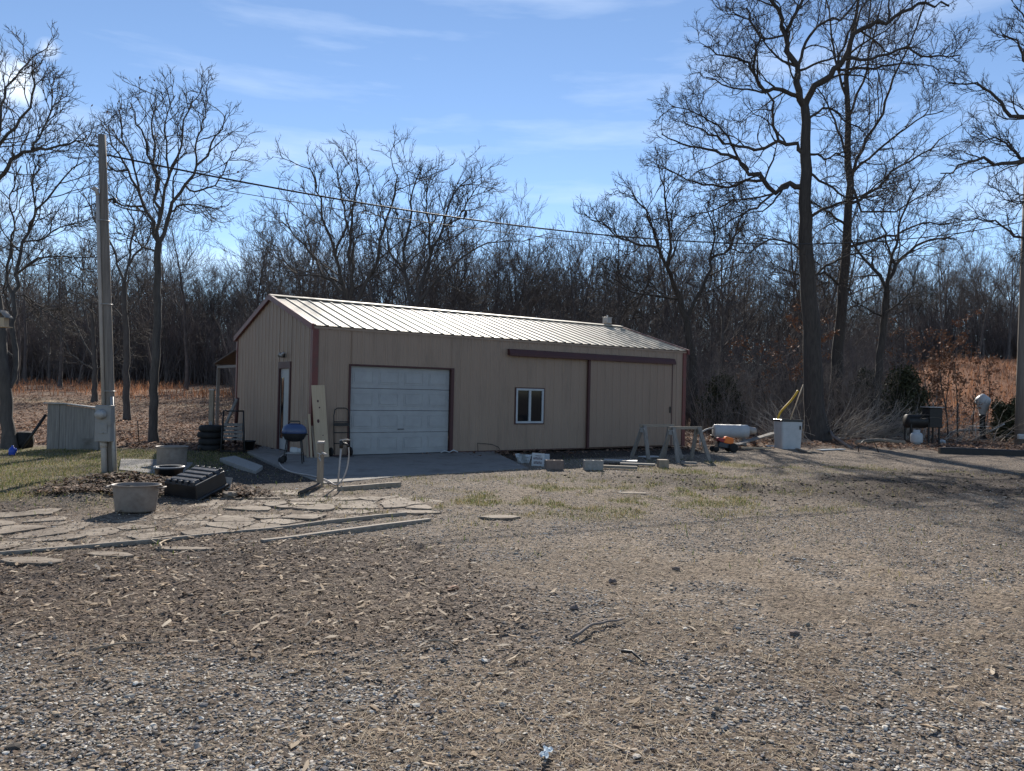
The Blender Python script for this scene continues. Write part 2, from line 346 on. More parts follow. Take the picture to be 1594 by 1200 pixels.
M['bluep'] = material('blue_plastic', (.02, .06, .35), (.03, .08, .42), .35, 5)
M['orange'] = material('orange_plastic', (.75, .16, .02), (.85, .22, .03), .4, 5)
M['yellow'] = material('yellow_plastic', (.62, .33, .02), (.72, .42, .04), .5, 6)
M['red'] = material('dull_red_plastic', (.3, .03, .03), (.36, .05, .04), .5, 6)
M['soilm'] = material('potting_soil', (.07, .055, .042), (.14, .11, .08), .95, 25, 6, .8, 30)
M['block'] = material('cinder_block', (.23, .22, .2), (.32, .305, .28), .95, 18, 6, .5, 60)
M['brick'] = material('brown_block', (.16, .12, .10), (.22, .17, .145), .95, 14, 6, .5, 50)
M['wire'] = material('black_cable', (.02, .02, .022), (.03, .03, .032), .6, 8)
M['ink'] = material('dark_print', (.05, .04, .06), (.12, .05, .06), .7, 40)
M['needle'] = material('cedar_needles', (.030, .036, .018), (.075, .072, .035), .85, 3.5, 5)
M['dead'] = material('dead_leaves', (.16, .075, .045), (.29, .15, .085), .85, 3, 5)
M['brush'] = material('brush_twigs', (.14, .115, .10), (.26, .22, .19), .95, 2, 5)
M['cut'] = material('cut_twigs', (.26, .22, .185), (.42, .37, .31), .9, 2, 5)
M['thicket'] = material('thicket_twigs', (.09, .075, .072), (.17, .14, .13), .95, .6, 5)
gm = bpy.data.materials.new('window_glass'); gm.use_nodes = True; gp_ = gm.node_tree.nodes['Principled BSDF']
gp_.inputs['Base Color'].default_value = (.012, .013, .015, 1); gp_.inputs['Roughness'].default_value = .06; gp_.inputs['Specular IOR Level'].default_value = .22
M['glass'] = gm
M['bird'] = material('bird_feathers', (.03, .028, .03), (.05, .045, .045), .8, 20)

# ------------------------------------------------------------------ ground: one sheet, polar around the photographer
na, nr = 760, 560
af = np.linspace(math.radians(-46), math.radians(46), 600)
ab = np.linspace(math.radians(46), math.radians(360-46), na-600+1)[1:-1]
ang = np.concatenate([af, ab]); na = len(ang)
rad = .25*np.exp(np.linspace(0, math.log(900/.25), nr))
A, Rr = np.meshgrid(ang, rad)
gx = np.concatenate([[0.], (Rr*np.sin(A)).ravel()]); gy = np.concatenate([[0.], (Rr*np.cos(A)).ravel()])
gz = terrain(gx, gy)
i = np.arange(nr-1)[:, None]*na; j = np.arange(na)[None, :]; j2 = (j+1) % na
quads = np.stack([1+i+j, 1+i+na+j, 1+i+na+j2, 1+i+j2], -1).reshape(-1, 4)
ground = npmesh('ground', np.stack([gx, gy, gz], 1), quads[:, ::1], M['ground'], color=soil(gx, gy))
tag(ground, kind='structure')
bm_ = ground.data; bm_.flip_normals() if bm_.polygons[1000].normal.z < 0 else None

# ------------------------------------------------------------------ stones, straw, leaves, grass (nobody could count them)
def ico():
    t = (1+5**.5)/2
    v = np.array([(-1, t, 0), (1, t, 0), (-1, -t, 0), (1, -t, 0), (0, -1, t), (0, 1, t), (0, -1, -t), (0, 1, -t), (t, 0, -1), (t, 0, 1), (-t, 0, -1), (-t, 0, 1)])/math.hypot(1, t)
    f = np.array([(0, 11, 5), (0, 5, 1), (0, 1, 7), (0, 7, 10), (0, 10, 11), (1, 5, 9), (5, 11, 4), (11, 10, 2), (10, 7, 6), (7, 1, 8), (3, 9, 4), (3, 4, 2), (3, 2, 6), (3, 6, 8), (3, 8, 9), (4, 9, 5), (2, 4, 11), (6, 2, 10), (8, 6, 7), (9, 8, 1)])
    return v, f
def cone_pts(n, r0, r1, half, rs, pw=1.0, shift=0):
    """points in a wedge in front of the camera, uniform in picture-ish density"""
    a = rs.uniform(-half, half, n)+shift; q = rs.rand(n)
    r = (r0**pw + q*(r1**pw-r0**pw))**(1/pw)
    return r*np.sin(a), r*np.cos(a)
def outside(x, y, m=.05):
    bx = (x-BO[0])*BX[0]+(y-BO[1])*BX[1]; by = (x-BO[0])*BY[0]+(y-BO[1])*BY[1]
    return ~((bx > -m)*(bx < 12.26+m)*(by > -m)*(by < 6.36+m))
slab_px = [(385, 703), (440, 729), (503, 753), (560, 748), (620, 742), (720, 736), (822, 729), (752, 711)]
slab_poly = [tuple(gr(*p)[:2]) for p in slab_px]
def scatter_stones(name, n, r0, r1, s0, s1, seed, pal, pw=.6, keep=None, flat=(.35, .75), half=math.radians(44)):
    rs = RS(seed); x, y = cone_pts(n, r0, r1, half, rs, pw)
    ok = outside(x, y) & ~inpoly(x, y, slab_poly)
    if keep is not None: ok &= rs.rand(n) < keep(x, y)
    x, y = x[ok], y[ok]; n = len(x)
    v, f = ico()
    sz = s0*(s1/s0)**(rs.rand(n)**1.7)
    P = v[None]*(1+.28*(rs.rand(n, 12, 1)-.5)*2)
    sc = np.stack([sz*rs.uniform(.8, 1.5, n), sz*rs.uniform(.6, 1.0, n), sz*rs.uniform(*flat, n)], 1)*.5
    P = P*sc[:, None]
    a = rs.rand(n)*6.283; t = rs.normal(0, .25, n)
    ct, st = np.cos(t)[:, None], np.sin(t)[:, None]
    Y = P[..., 1]*ct-P[..., 2]*st; Zz = P[..., 1]*st+P[..., 2]*ct; X = P[..., 0]
    ca, sa = np.cos(a)[:, None], np.sin(a)[:, None]
    z0 = terrain(x, y)
    Pf = np.stack([X*ca-Y*sa + x[:, None], X*sa+Y*ca + y[:, None], Zz + (z0 + sc[:, 2]*.5+.012*inpoly(x, y, path_poly))[:, None]], -1)
    F_ = (f[None] + (np.arange(n)*12)[:, None, None]).reshape(-1, 3)
    pal = np.array(pal); c = pal[rs.randint(0, len(pal), n)]*rs.uniform(.7, 1.4, (n, 1))
    if name != 'soil_clods': c = c*(1-.45*zones(x, y)['mulch'][:, None]*np.array([.85, 1, 1.1]))
    c = np.repeat(c, 12, 0)
    o = npmesh(name, Pf.reshape(-1, 3), F_, M['stone'], smooth=False, color=np.clip(c, 0, .8))
    return tag(o, kind='stuff')
PAL = [(.56, .52, .45), (.50, .46, .39), (.09, .08, .07), (.36, .30, .22), (.42, .35, .27), (.30, .24, .17), (.27, .245, .215), (.20, .19, .175), (.33, .30, .26), (.40, .36, .31), (.16, .15, .145), (.31, .25, .185), (.22, .20, .19), (.24, .185, .135), (.46, .43, .38), (.13, .12, .115)]
def gravel_keep(x, y):
    Z = zones(x, y)
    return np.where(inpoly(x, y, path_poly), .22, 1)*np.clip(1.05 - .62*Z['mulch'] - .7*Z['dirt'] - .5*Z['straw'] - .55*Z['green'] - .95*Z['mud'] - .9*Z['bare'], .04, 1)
g = scatter_stones('gravel', 450000, 2.7, 26, .008, .026, 3, PAL, .45, gravel_keep, flat=(.22, .5))
tag(g, 'small mixed grey and tan gravel spread over the drive', 'gravel')
g = scatter_stones('coarse_gravel', 4200, 2.7, 20, .027, .052, 4, PAL[:12], .7, lambda x, y: gravel_keep(x, y)*.8, flat=(.25, .5))
tag(g, 'larger loose stones lying among the drive gravel', 'gravel')
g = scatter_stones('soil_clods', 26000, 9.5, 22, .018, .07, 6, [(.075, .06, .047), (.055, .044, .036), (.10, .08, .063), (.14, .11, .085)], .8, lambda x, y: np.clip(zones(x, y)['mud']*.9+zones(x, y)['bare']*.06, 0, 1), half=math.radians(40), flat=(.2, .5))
tag(g, 'dark rough soil clods in the churned mud at right', 'soil')
def scatter_strips(name, n, r0, r1, keep, lo, hi, wid, pal, seed, mat, pw=.6, lift=.006, segs=3, curl=.25, stand=0, half=math.radians(44), shift=0):
    rs = RS(seed); x, y = cone_pts(n, r0, r1, half, rs, pw, shift)
    ok = (rs.rand(n) < keep(x, y)) & outside(x, y) & ~inpoly(x, y, slab_poly)
    x, y = x[ok], y[ok]; n = len(x)
    L = rs.uniform(lo, hi, n); a = rs.rand(n)*6.283; K = segs+1
    w = wid*rs.uniform(.5, 1.4, n)
    pts = np.zeros((n, K, 3)); da = rs.normal(0, curl, (n, K)); aa = a.copy(); px, py = x.copy(), y.copy(); zz = terrain(x, y)+lift*rs.rand(n)*2
    el = rs.uniform(.55, 1.45, n)*stand if stand else rs.normal(0, .16, n)
    h = np.zeros(n)
    left = np.zeros((n, K, 3)); right = np.zeros((n, K, 3))
    for k in range(K):
        tap = 1-(k/(K-.4))**2 if stand else math.sin(PI*(k+.35)/(K-.3))
        sx, sy = -np.sin(aa)*w*.5*tap, np.cos(aa)*w*.5*tap
        left[:, k] = np.stack([px+sx, py+sy, zz+h], 1); right[:, k] = np.stack([px-sx, py-sy, zz+h+(0 if stand else rs.normal(0, .25, n)*w)], 1)
        st = L/segs; px = px+np.cos(aa)*np.cos(el)*st; py = py+np.sin(aa)*np.cos(el)*st; h = np.maximum(h+np.sin(el)*st, 0 if stand else -.004)
        aa = aa+da[:, k]; el = el-(.35*stand if stand else .05*rs.normal(0, 1, n))
    V = np.stack([left, right], 2).reshape(n, K*2, 3)
    q = np.array([(2*k, 2*k+1, 2*k+3, 2*k+2) for k in range(segs)])
    F_ = (q[None]+(np.arange(n)*K*2)[:, None, None]).reshape(-1, 4)
    pal = np.array(pal); c = np.repeat(pal[rs.randint(0, len(pal), n)]*rs.uniform(.7, 1.3, (n, 1)), K*2, 0)
    return tag(npmesh(name, V.reshape(-1, 3), F_, M[mat], color=np.clip(c, 0, .8)), kind='stuff')
STRAW = [(.40, .32, .22), (.34, .26, .18), (.47, .39, .28), (.22, .16, .12)]
LEAF = [(.17, .12, .085), (.11, .08, .06), (.24, .175, .125), (.09, .065, .05), (.30, .235, .175)]
CHIP = [(.44, .35, .25), (.50, .42, .32), (.36, .27, .18)]
tag(scatter_strips('dry_straw', 138000, 2.7, 19, lambda x, y: np.clip(zones(x, y)['straw']*1.25, .03, 1),   .03, .13, .0038, STRAW, 11, 'litter', .6), 'pale dry grass stems strewn over the gravel', 'dry grass')
tag(scatter_strips('leaf_litter', 127000, 2.8, 30, lambda x, y: np.clip(zones(x, y)['mulch']*1.1+.7*zones(x, y)['leaf']+.09, 0, 1), .015, .06, .018, LEAF, 12, 'litter', .75, .012, 2, .3), 'brown dead leaves and bark mulch on the ground', 'leaves')
tag(scatter_strips('leaf_heap', 60000, 9.3, 14.2, lambda x, y: np.clip(1.6*(gp(x, y, 245, 762, 1.4, .75)+.7*gp(x, y, 130, 775, .9, .4)+.8*gp(x, y, 345, 772, .7, .3))-.45, 0, 1), .03, .09, .04, [(.10, .065, .045), (.06, .042, .034), (.17, .11, .075), (.045, .036, .03), (.25, .18, .13)], 18, 'litter', .9, .03, 2, .3, half=math.radians(10), shift=math.radians(-24)), 'dark heap of wet leaves and twigs around the two tubs', 'leaf heap')
tag(scatter_strips('wood_chips', 9000, 3.0, 12, lambda x, y: np.clip(zones(x, y)['mulch']*.55+.03, 0, 1), .03, .13, .024, CHIP, 13, 'litter', .8, .012, 2, .12), 'pale split wood chips lying in the mulch', 'wood chips')
tag(scatter_strips('field_leaves', 100000, 19, 60, lambda x, y: np.clip(zones(x, y)['leaf'], 0, 1), .07, .16, .085, [(.26, .155, .105), (.17, .10, .07), (.33, .21, .145), (.12, .075, .055)], 14, 'litter', .4, .03, 2, .3, shift=math.radians(-2)), 'brown fallen leaves covering the field and wood edge', 'leaves')
GR = [(.115, .16, .035), (.09, .13, .028), (.17, .175, .05), (.26, .215, .10), (.30, .235, .12), (.33, .26, .15), (.22, .19, .09)]
tag(scatter_strips('yard_grass', 300000, 7.5, 21, lambda x, y: np.clip(zones(x, y)['green']*1.0+.015, 0, 1), .025, .075, .0075, GR, 15, 'blade', .9, 0, 2, .3, stand=1), 'short patchy green and straw coloured winter grass', 'grass')
tag(scatter_strips('dry_field_grass', 60000, 34, 95, lambda x, y: np.clip(zones(x, y)['orange'], 0, 1), .3, .8, .045, [(.30, .145, .075), (.25, .115, .062), (.36, .195, .11), (.21, .11, .07)], 16, 'blade', .8, 0, 2, .3, stand=1.2), 'tall rusty orange dry grass on the far slopes', 'grass')

# ------------------------------------------------------------------ slab, path
def ptlist(px, z=0): return [tuple(gr(a, b)[:2]) for a, b in px]
mb = MB(); inner = [tuple(bw(x, -.02)) for x in (4.6, 3, 1, -.03)] + [tuple(bw(-.02, y)) for y in (1.2, 2.6, 3.6)]
poly = slab_poly[:-1] + [tuple(bw(5.0, -.02))] + inner
cxp = np.mean(poly, 0)
mb.prism(poly[::-1] if False else poly, -.25, .012)
tag(mb.build('concrete_slab', M['concrete'], bevel=.01), kind='structure')
# flagstone path: irregular slabs
rs = RS(21); mb = MB()
ux = np.array([.80, .60]); uy = np.array([-.60, .80]); O0 = gr(300, 815)[:2]
seeds = [(ca*.50+rs.uniform(-.21, .21)+(.25 if cb % 2 else 0), cb*.33+rs.uniform(-.13, .13)) for ca in range(-16, 20) for cb in range(-14, 16)]
sarr = np.array(seeds)
for (sx_, sy_) in seeds:
    c = O0+ux*sx_+uy*sy_
    if not inpoly(np.array([c[0]]), np.array([c[1]]), path_poly)[0]: continue
    if rs.rand() < .13: continue
    cell = [(sx_-.9, sy_-.9), (sx_+.9, sy_-.9), (sx_+.9, sy_+.9), (sx_-.9, sy_+.9)]
    d2 = np.hypot(sarr[:, 0]-sx_, sarr[:, 1]-sy_)
    for j_ in np.argsort(d2)[1:14]:
        mx_, my_ = (sarr[j_, 0]+sx_)/2, (sarr[j_, 1]+sy_)/2; nx_, ny_ = (sarr[j_, 0]-sx_)/d2[j_], (sarr[j_, 1]-sy_)/d2[j_]
        gap = rs.uniform(.004, .03); newc = []
        for q_ in range(len(cell)):
            p0, p1 = cell[q_], cell[(q_+1) % len(cell)]
            f0 = (p0[0]-mx_)*nx_+(p0[1]-my_)*ny_+gap; f1 = (p1[0]-mx_)*nx_+(p1[1]-my_)*ny_+gap
            if f0 <= 0: newc.append(p0)
            if f0*f1 < 0: t = f0/(f0-f1); newc.append((p0[0]+(p1[0]-p0[0])*t, p0[1]+(p1[1]-p0[1])*t))
        cell = newc
        if len(cell) < 3: break
    if len(cell) < 3: continue
    pts = []
    for q_ in range(len(cell)):
        p0, p1 = cell[q_], cell[(q_+1) % len(cell)]; L_ = math.hypot(p1[0]-p0[0], p1[1]-p0[1]); m_ = max(1, int(L_/.06))
        for t_ in range(m_):
            t = (t_+.5)/m_ if m_ > 1 else .5
            x = p0[0]+(p1[0]-p0[0])*t; y = p0[1]+(p1[1]-p0[1])*t; k = 1-rs.uniform(0, .10); pts.append(O0+ux*(sx_+(x-sx_)*k)+uy*(sy_+(y-sy_)*k))
    n = len(pts)
    if n < 3: continue
    z = th(*c); tl = rs.normal(0, .022, 2); zt = rs.uniform(.0, .020)
    mb.add([(p[0], p[1], z-.05) for p in pts]+[(p[0], p[1], z+zt+(p[0]-c[0])*tl[0]+(p[1]-c[1])*tl[1]) for p in pts], [tuple(range(n, 2*n))]+[(i_, (i_+1) % n, n+(i_+1) % n, n+i_) for i_ in range(n)])
tag(mb.build('flagstone_path', M['flag'], bevel=.004), kind='structure')
def slab_stone(px, py, w, d, label, seed, zt=.03, m='flag'):
    rs = RS(seed); c = gr(px, py); n = 12; z = th(c[0], c[1]); pts = []
    for q in range(n):
        t = 2*PI*q/n; r = rs.uniform(.82, 1.08); pts.append((w/2*math.cos(t)*r, d/2*math.sin(t)*r))
    mb = MB(); mb.prism(pts, -.03, zt); o = mb.build('stepping_stone', M[m], bevel=.008); o.location = (c[0], c[1], z)
    o.rotation_euler[2] = rs.uniform(-.2, .2)
    return tag(o, label, 'stone', 'loose flat stones below the path')
slab_stone(48, 876, .62, .28, 'broad pale flat stone at the left edge below the path kerb', 1)
slab_stone(172, 866, .50, .2, 'narrow flat stone half buried in mulch below the path', 2, .02)
slab_stone(285, 856, .62, .16, 'long thin flat stone in the mulch between the two timbers', 3, .02)
slab_stone(778, 806, .5, .28, 'dark edged flat stone where path meets the gravel', 4, .03)
slab_stone(985, 768, .5, .25, 'whitish flat stone in the green grass strip', 5, .012)
slab_stone(650, 797, .6, .3, 'flat pale slab at the right end of the path', 6, .03)

def timber(px0, px1, w, h, label, m='woodx', zoff=0, name='landscape_timber', cat='timber', nseg=1, group=None, bow=0):
    a = gr(*px0); b = gr(*px1); o = thing(name, label, cat, (a[0], a[1], 0), 0, group)
    L = math.hypot(b[0]-a[0], b[1]-a[1]); K = max(2, int(L/.35)); v = []
    dx, dy = (b[0]-a[0])/L, (b[1]-a[1])/L
    for i_ in range(K+1):
        t = i_/K; x = a[0]+(b[0]-a[0])*t; y = a[1]+(b[1]-a[1])*t
        off = bow*math.sin(PI*t); x += -dy*off; y += dx*off
        z = th(x, y)*.6+zoff+.008*math.sin(t*7+a[0])
        for (u, q) in ((-.5, 0), (-.5, .85), (-.36, 1), (.36, 1), (.5, .85), (.5, 0)): v.append((x-a[0]-dy*u*w, y-a[1]+dx*u*w, z+q*h-.03))
    f = [(i_*6+k_, i_*6+(k_+1) % 6, (i_+1)*6+(k_+1) % 6, (i_+1)*6+k_) for i_ in range(K) for k_ in range(6)] + [tuple(range(6)), tuple(range(K*6, K*6+6))]
    mb = MB(); mb.add(v, f); ob = mb.build('beam', M[m], o)
    return o
# single meshes read better as one top-level thing
def single(o):
    ch = o.children[0] if len(o.children) else [c for c in bpy.data.objects if c.parent == o][0]
    ch.parent = None; ch.location = o.location; ch.rotation_euler = o.rotation_euler
    for k_ in o.keys(): ch[k_] = o[k_]
    nm = o.name; bpy.data.objects.remove(o); ch.name = nm; return ch
single(timber((-70, 871), (250, 844), .05, .065, 'weathered timber kerb along the left half of the flagstone path', bow=.03))
single(timber((252, 843.5), (632, 800), .05, .065, 'weathered timber kerb along the right half of the flagstone path', bow=-.03))
single(timber((408, 846), (668, 811), .08, .07, 'lower grey timber lying parallel below the path kerb'))
single(timber((527, 764), (622, 756), .09, .10, 'yellowish round edged timber at the slab front by the tap post', 'wood'))
single(timber((1462, 706), (1680, 713), .18, .22, 'long black railway sleeper edging the ground at the far right', 'blackm'))

# ------------------------------------------------------------------ the metal building
H, HR, LB, WB = 3.018, 3.954, 12.255, 6.355
GX0, GX1 = .9215, 3.6524
bld = thing('metal_garage', 'long tan metal garage with white overhead door and pale ribbed roof', 'garage', (BO[0], BO[1], 0), YAW)
RIB = .305
def panel(mb, u0, u1, zb, zt, place, out_=1, rib=RIB, h=.019, minor=.006):
    """ribbed sheet between u0..u1; zb,zt numbers or functions of u; place(u, off, z)->xyz"""
    us = {u0: 0., u1: 0.}
    k = math.floor(u0/rib)-1
    while k*rib < u1+rib:
        c = k*rib
        for d, hh in ((-.035, 0), (-.018, h), (.018, h), (.035, 0), (.12, 0), (.128, minor), (.15, minor), (.158, 0), (.19, 0), (.198, minor), (.22, minor), (.228, 0)):
            if u0 < c+d < u1: us[round(c+d, 5)] = hh
        k += 1
    ks = sorted(us); fz = lambda z, u: z(u) if callable(z) else z
    v = []
    for u in ks: v += [place(u, us[u]*out_, fz(zb, u)), place(u, us[u]*out_, fz(zt, u))]
    mb.add(v, [(2*i_, 2*i_+2, 2*i_+3, 2*i_+1) for i_ in range(len(ks)-1)])
front = lambda u, o, z: (u, -o, z)
gab = lambda u, o, z: (-o, u, z)
gabr = lambda u, o, z: (LB+o, u, z)
back = lambda u, o, z: (u, WB+o, z)
wx0, wx1, wz0, wz1 = 5.69, 6.62, .75, 1.70
dy0, dy1, dzt = 1.50, 2.42, 2.05+.08
mb = MB()
panel(mb, 0, GX0, 0, H-.03, front); panel(mb, GX0, GX1, 2.15, H-.03, front); panel(mb, GX1, wx0, 0, H-.03, front)
panel(mb, wx0, wx1, 0, wz0, front); panel(mb, wx0, wx1, wz1, H-.03, front); panel(mb, wx1, LB, 0, H-.03, front)
rz = lambda u: H-.02 + (HR-H)*(1-abs(u-WB/2)/(WB/2))
panel(mb, 0, dy0, 0, rz, gab); panel(mb, dy0, dy1, dzt, rz, gab); panel(mb, dy1, WB, 0, rz, gab)
panel(mb, 0, WB, 0, rz, gabr); panel(mb, 0, LB, 0, H-.03, back)
mb.build('wall', M['wall'], bld, fix=False)
# inner faces so openings have depth
mb = MB(); mb.box(.05, LB-.05, WB-.12, WB-.08, 0, H-.1); mb.box(.02, LB-.02, .3, .32, 2.2, H-.1)
mb.build('frame_lining', M['trim_dark'], bld)
# roof
pit = math.atan2(HR-H, WB/2); ov = .06
mb = MB()
for sgn in (0, 1):
    def place(u, o, s, sgn=sgn):
        y = s*math.cos(pit)-ov; z = H + (y)*math.tan(pit) + .03 + o*math.cos(pit)
        y2 = y - o*math.sin(pit)
        return (u, y2 if sgn == 0 else WB-y2, z)
    panel(mb, -.06, LB+.06, 0, (WB/2+ov)/math.cos(pit), place, 1, .305, .023, .003)
roof = mb.build('roof', M['roof'], bld, fix=False)
mb = MB()
for i_ in range(14):     # ridge cap in lapped lengths
    a = -.07+i_*(LB+.14)/14; b = a+(LB+.14)/14+.02; dz = .002*(i_ % 2)
    for s in (-1, 1):
        mb.add([(a, WB/2, HR+.085+dz), (b, WB/2, HR+.085+dz), (b, WB/2+s*.17, HR+.085-.17*math.tan(pit)+dz), (a, WB/2+s*.17, HR+.085-.17*math.tan(pit)+dz),
                (a, WB/2, HR+.07), (b, WB/2, HR+.07), (b, WB/2+s*.17, HR+.065-.17*math.tan(pit)), (a, WB/2+s*.17, HR+.065-.17*math.tan(pit))],
               [(0, 1, 2, 3), (4, 7, 6, 5), (2, 6, 7, 3), (0, 3, 7, 4), (1, 5, 6, 2)])
mb.build('ridge_cap', M['roof'], roof)
mb = MB()                # stove vent poking through near the far end
vy = WB/2+.12; vx = LB-.42
mb.tube([(vx, vy, HR-.1), (vx, vy, HR+.16)], .045, 10); mb.obox((vx, vy, HR+.23), (.23, .23, .19), (0, 0, .2)); mb.obox((vx, vy, HR+.337), (.27, .27, .02), (0, 0, .2)); mb.tube([(vx, vy, HR+.34), (vx, vy, HR+.42)], .03, 8)
mb.build('roof_vent', M['galv'], roof, .006)
mb = MB(); mb.obox((LB-.28, WB/2-.55, HR-.11), (.3, .12, .05), (pit, 0, .6)); mb.build('roof_patch', M['galv'], roof)
# trims
for s in (0, 1):
    mb = MB(); x = -.095 if s == 0 else LB+.03; x1 = x+.065
    for k_ in (0, 1):
        y0 = -.09; z0 = H-.02-.03
        pts = [(-.10, H-.10), (-.10, H+.045), (WB/2, HR+.075), (WB/2, HR-.065)]
        if k_: pts = [(WB-a, b) for a, b in pts][::-1]
        mb.prism(pts, x, x1, 'x')
    mb.build('rake_trim', M['trim'], bld)
for (x, y, w, d) in ((-.035, -.032, .14, .03), (-.035, -.002, .03, .13), (LB-.11, -.032, .14, .03), (LB+.005, -.002, .03, .13), (-.032, WB-.1, .03, .13), (LB+.005, WB-.1, .03, .13)):
    mb = MB(); mb.box(x, x+w, y, y+d, 0.0, H-.03 if d < .05 or y < 3 else H-.05); mb.build('corner_trim', M['trim'], bld)
mb = MB(); mb.box(.11, GX0-.06, -.03, -.022, .01, .035); mb.box(GX1+.09, LB-.13, -.03, -.022, .01, .035); mb.build('base_trim', M['trim_dark'], bld)
mb = MB(); mb.box(-.03, LB+.03, -.035, -.024, H-.06, H-.005); mb.build('eave_trim', M['wall'], bld)
# overhead door
mb = MB()
mb.box(GX0-.05, GX0, -.03, .06, 0, 2.17); mb.box(GX1, GX1+.085, -.032, .06, 0, 2.17); mb.box(GX0-.05, GX1+.085, -.031, .05, 2.135, 2.175)
mb.build('door_frame', M['trim_dark'], bld, .003)
gd = MB(); dw = GX1-GX0; sec = 2.13/4
for r in range(4):
    z0 = .012+r*sec; z1 = z0+sec-.008
    gd.box(GX0+.004, GX1-.004, .07, .11, z0, z1)
gdo = gd.build('overhead_door', M['white'], bld, .006)
for r in range(4):
    for c in range(4):
        z0 = .012+r*sec; pw_ = dw/4
        mb = MB(); x0 = GX0+c*pw_+.075; x1 = x0+pw_-.15; za = z0+.10; zb = z0+sec-.11
        for (u0, u1, t0, t1) in ((x0, x1, za, za+.018), (x0, x1, zb-.018, zb), (x0, x0+.018, za+.018, zb-.018), (x1-.018, x1, za+.018, zb-.018)):
            mb.box(u0, u1, .063, .0695, t0, t1)
        mb.obox(((x0+x1)/2, .066, (za+zb)/2), (x1-x0-.09, .012, zb-za-.09))
        mb.build('door_panel', M['white'], gdo, .003)
mb = MB(); mb.box(GX0+.01, GX1-.01, .055, .095, 0.0, .02); mb.build('weather_seal', M['rubber'], gdo)
mb = MB(); mb.tube([(GX0+dw/2-.08, .05, .62), (GX0+dw/2-.08, .03, .62), (GX0+dw/2+.08, .03, .62), (GX0+dw/2+.08, .05, .62)], .008, 6); mb.build('handle', M['blackm'], gdo)
# window: two sliding panes
win = MB()
fr = .055
win.box(wx0, wx1, -.04, .05, wz0, wz0+fr); win.box(wx0, wx1, -.04, .05, wz1-fr, wz1); win.box(wx0, wx0+fr, -.038, .05, wz0+fr, wz1-fr); win.box(wx1-fr, wx1, -.038, .05, wz0+fr, wz1-fr)
win.box((wx0+wx1)/2-.035, (wx0+wx1)/2+.035, -.036, .05, wz0+fr, wz1-fr)
wo = win.build('window', M['whitep'], bld, .004)
for a, b in ((wx0+fr, (wx0+wx1)/2-.035), ((wx0+wx1)/2+.035, wx1-fr)):
    mb = MB(); mb.box(a, b, .0, .008, wz0+fr, wz1-fr); mb.build('pane', M['glass'], wo)
mb = MB()
for q in ((wx0-.028, wx1+.028, wz0-.028, wz0-.002), (wx0-.028, wx1+.028, wz1+.002, wz1+.028), (wx0-.028, wx0-.002, wz0-.002, wz1+.002), (wx1+.002, wx1+.028, wz0-.002, wz1+.002)):
    mb.box(q[0], q[1], -.03, -.003, q[2], q[3])
mb.build('window_trim', M['trim_dark'], wo)
# sliding barn doors and their track
mb = MB(); mb.prism([(-.03, 2.60), (-.17, 2.57), (-.17, 2.63), (-.12, 2.74), (-.03, 2.76)], 5.37, 11.68, 'x'); trk = mb.build('door_track', M['trim_dark'], bld)
mb = MB()
for (a, b) in ((8.25, 11.60),):
    panel(mb, a, b, .05, 2.60, lambda u, o, z: (u, -.075-o, z))
    mb.box(a, b, -.073, -.03, .05, 2.58)
sd = mb.build('sliding_door', M['wall2'], bld, fix=False)
MB().box(8.18, 8.25, -.095, -.025, .03, 2.60).build('door_edge', M['trim_dark'], sd); MB().box(11.60, 11.625, -.085, -.025, .05, 2.59).build('door_edge', M['trim_dark'], sd)
mb = MB(); mb.box(11.5, 11.53, -.12, -.095, 1.05, 1.25); mb.build('handle', M['blackm'], sd)
# side door in the gable wall
mb = MB()
mb.box(-.035, .03, dy0, dy0+.07, 0, dzt-.07); mb.box(-.035, .03, dy1-.07, dy1, 0, dzt-.07); mb.box(-.035, .03, dy0, dy1, dzt-.07, dzt+.10)
mb.build('side_door_frame', M['trim_dark'], bld)
mb = MB(); mb.box(.02, .055, dy0+.07, dy1-.07, .02, dzt-.07); ddo = mb.build('side_door', M['white'], bld, .004)
mb = MB(); mb.box(.008, .018, dy1-.33, dy1-.14, .3, dzt-.3); mb.build('door_glass', M['glass'], ddo)
mb = MB(); mb.lathe([(.0, 0), (.028, .002), (.03, .02), (.012, .03), (.012, .05), (0, .05)], 12); kn = mb.build('knob', M['galv'], ddo); kn.rotation_euler = (0, -PI/2, 0); kn.location = (.018, dy0+.14, .98)
mb = MB()                # twin flood lamp over the side door
mb.lathe([(0, -.07), (.05, -.07), (.05, -.03), (.0, -.03)], 12); 
mb.tube([(-.0, 0, -.05), (-.0, .07, .03), (-.0, .11, .02)], .012, 6); mb.tube([(0, 0, -.05), (0, -.07, .03), (0, -.11, .02)], .012, 6)
mb.obox((0, 0, -.02), (.06, .11, .1))
lt = mb.build('flood_light', M['blackm'], bld); lt.location = (-.07, 1.95, 2.40)
for s in (-1, 1):
    mb = MB(); mb.lathe([(.0, .05), (.022, .05), (.03, 0), (.055, -.07), (.052, -.075), (0, -.07)], 14); q = mb.build('lamp_head', M['galv'], lt); q.location = (-.04, s*.11, .02); q.rotation_euler = (s*-.7, .5, 0)
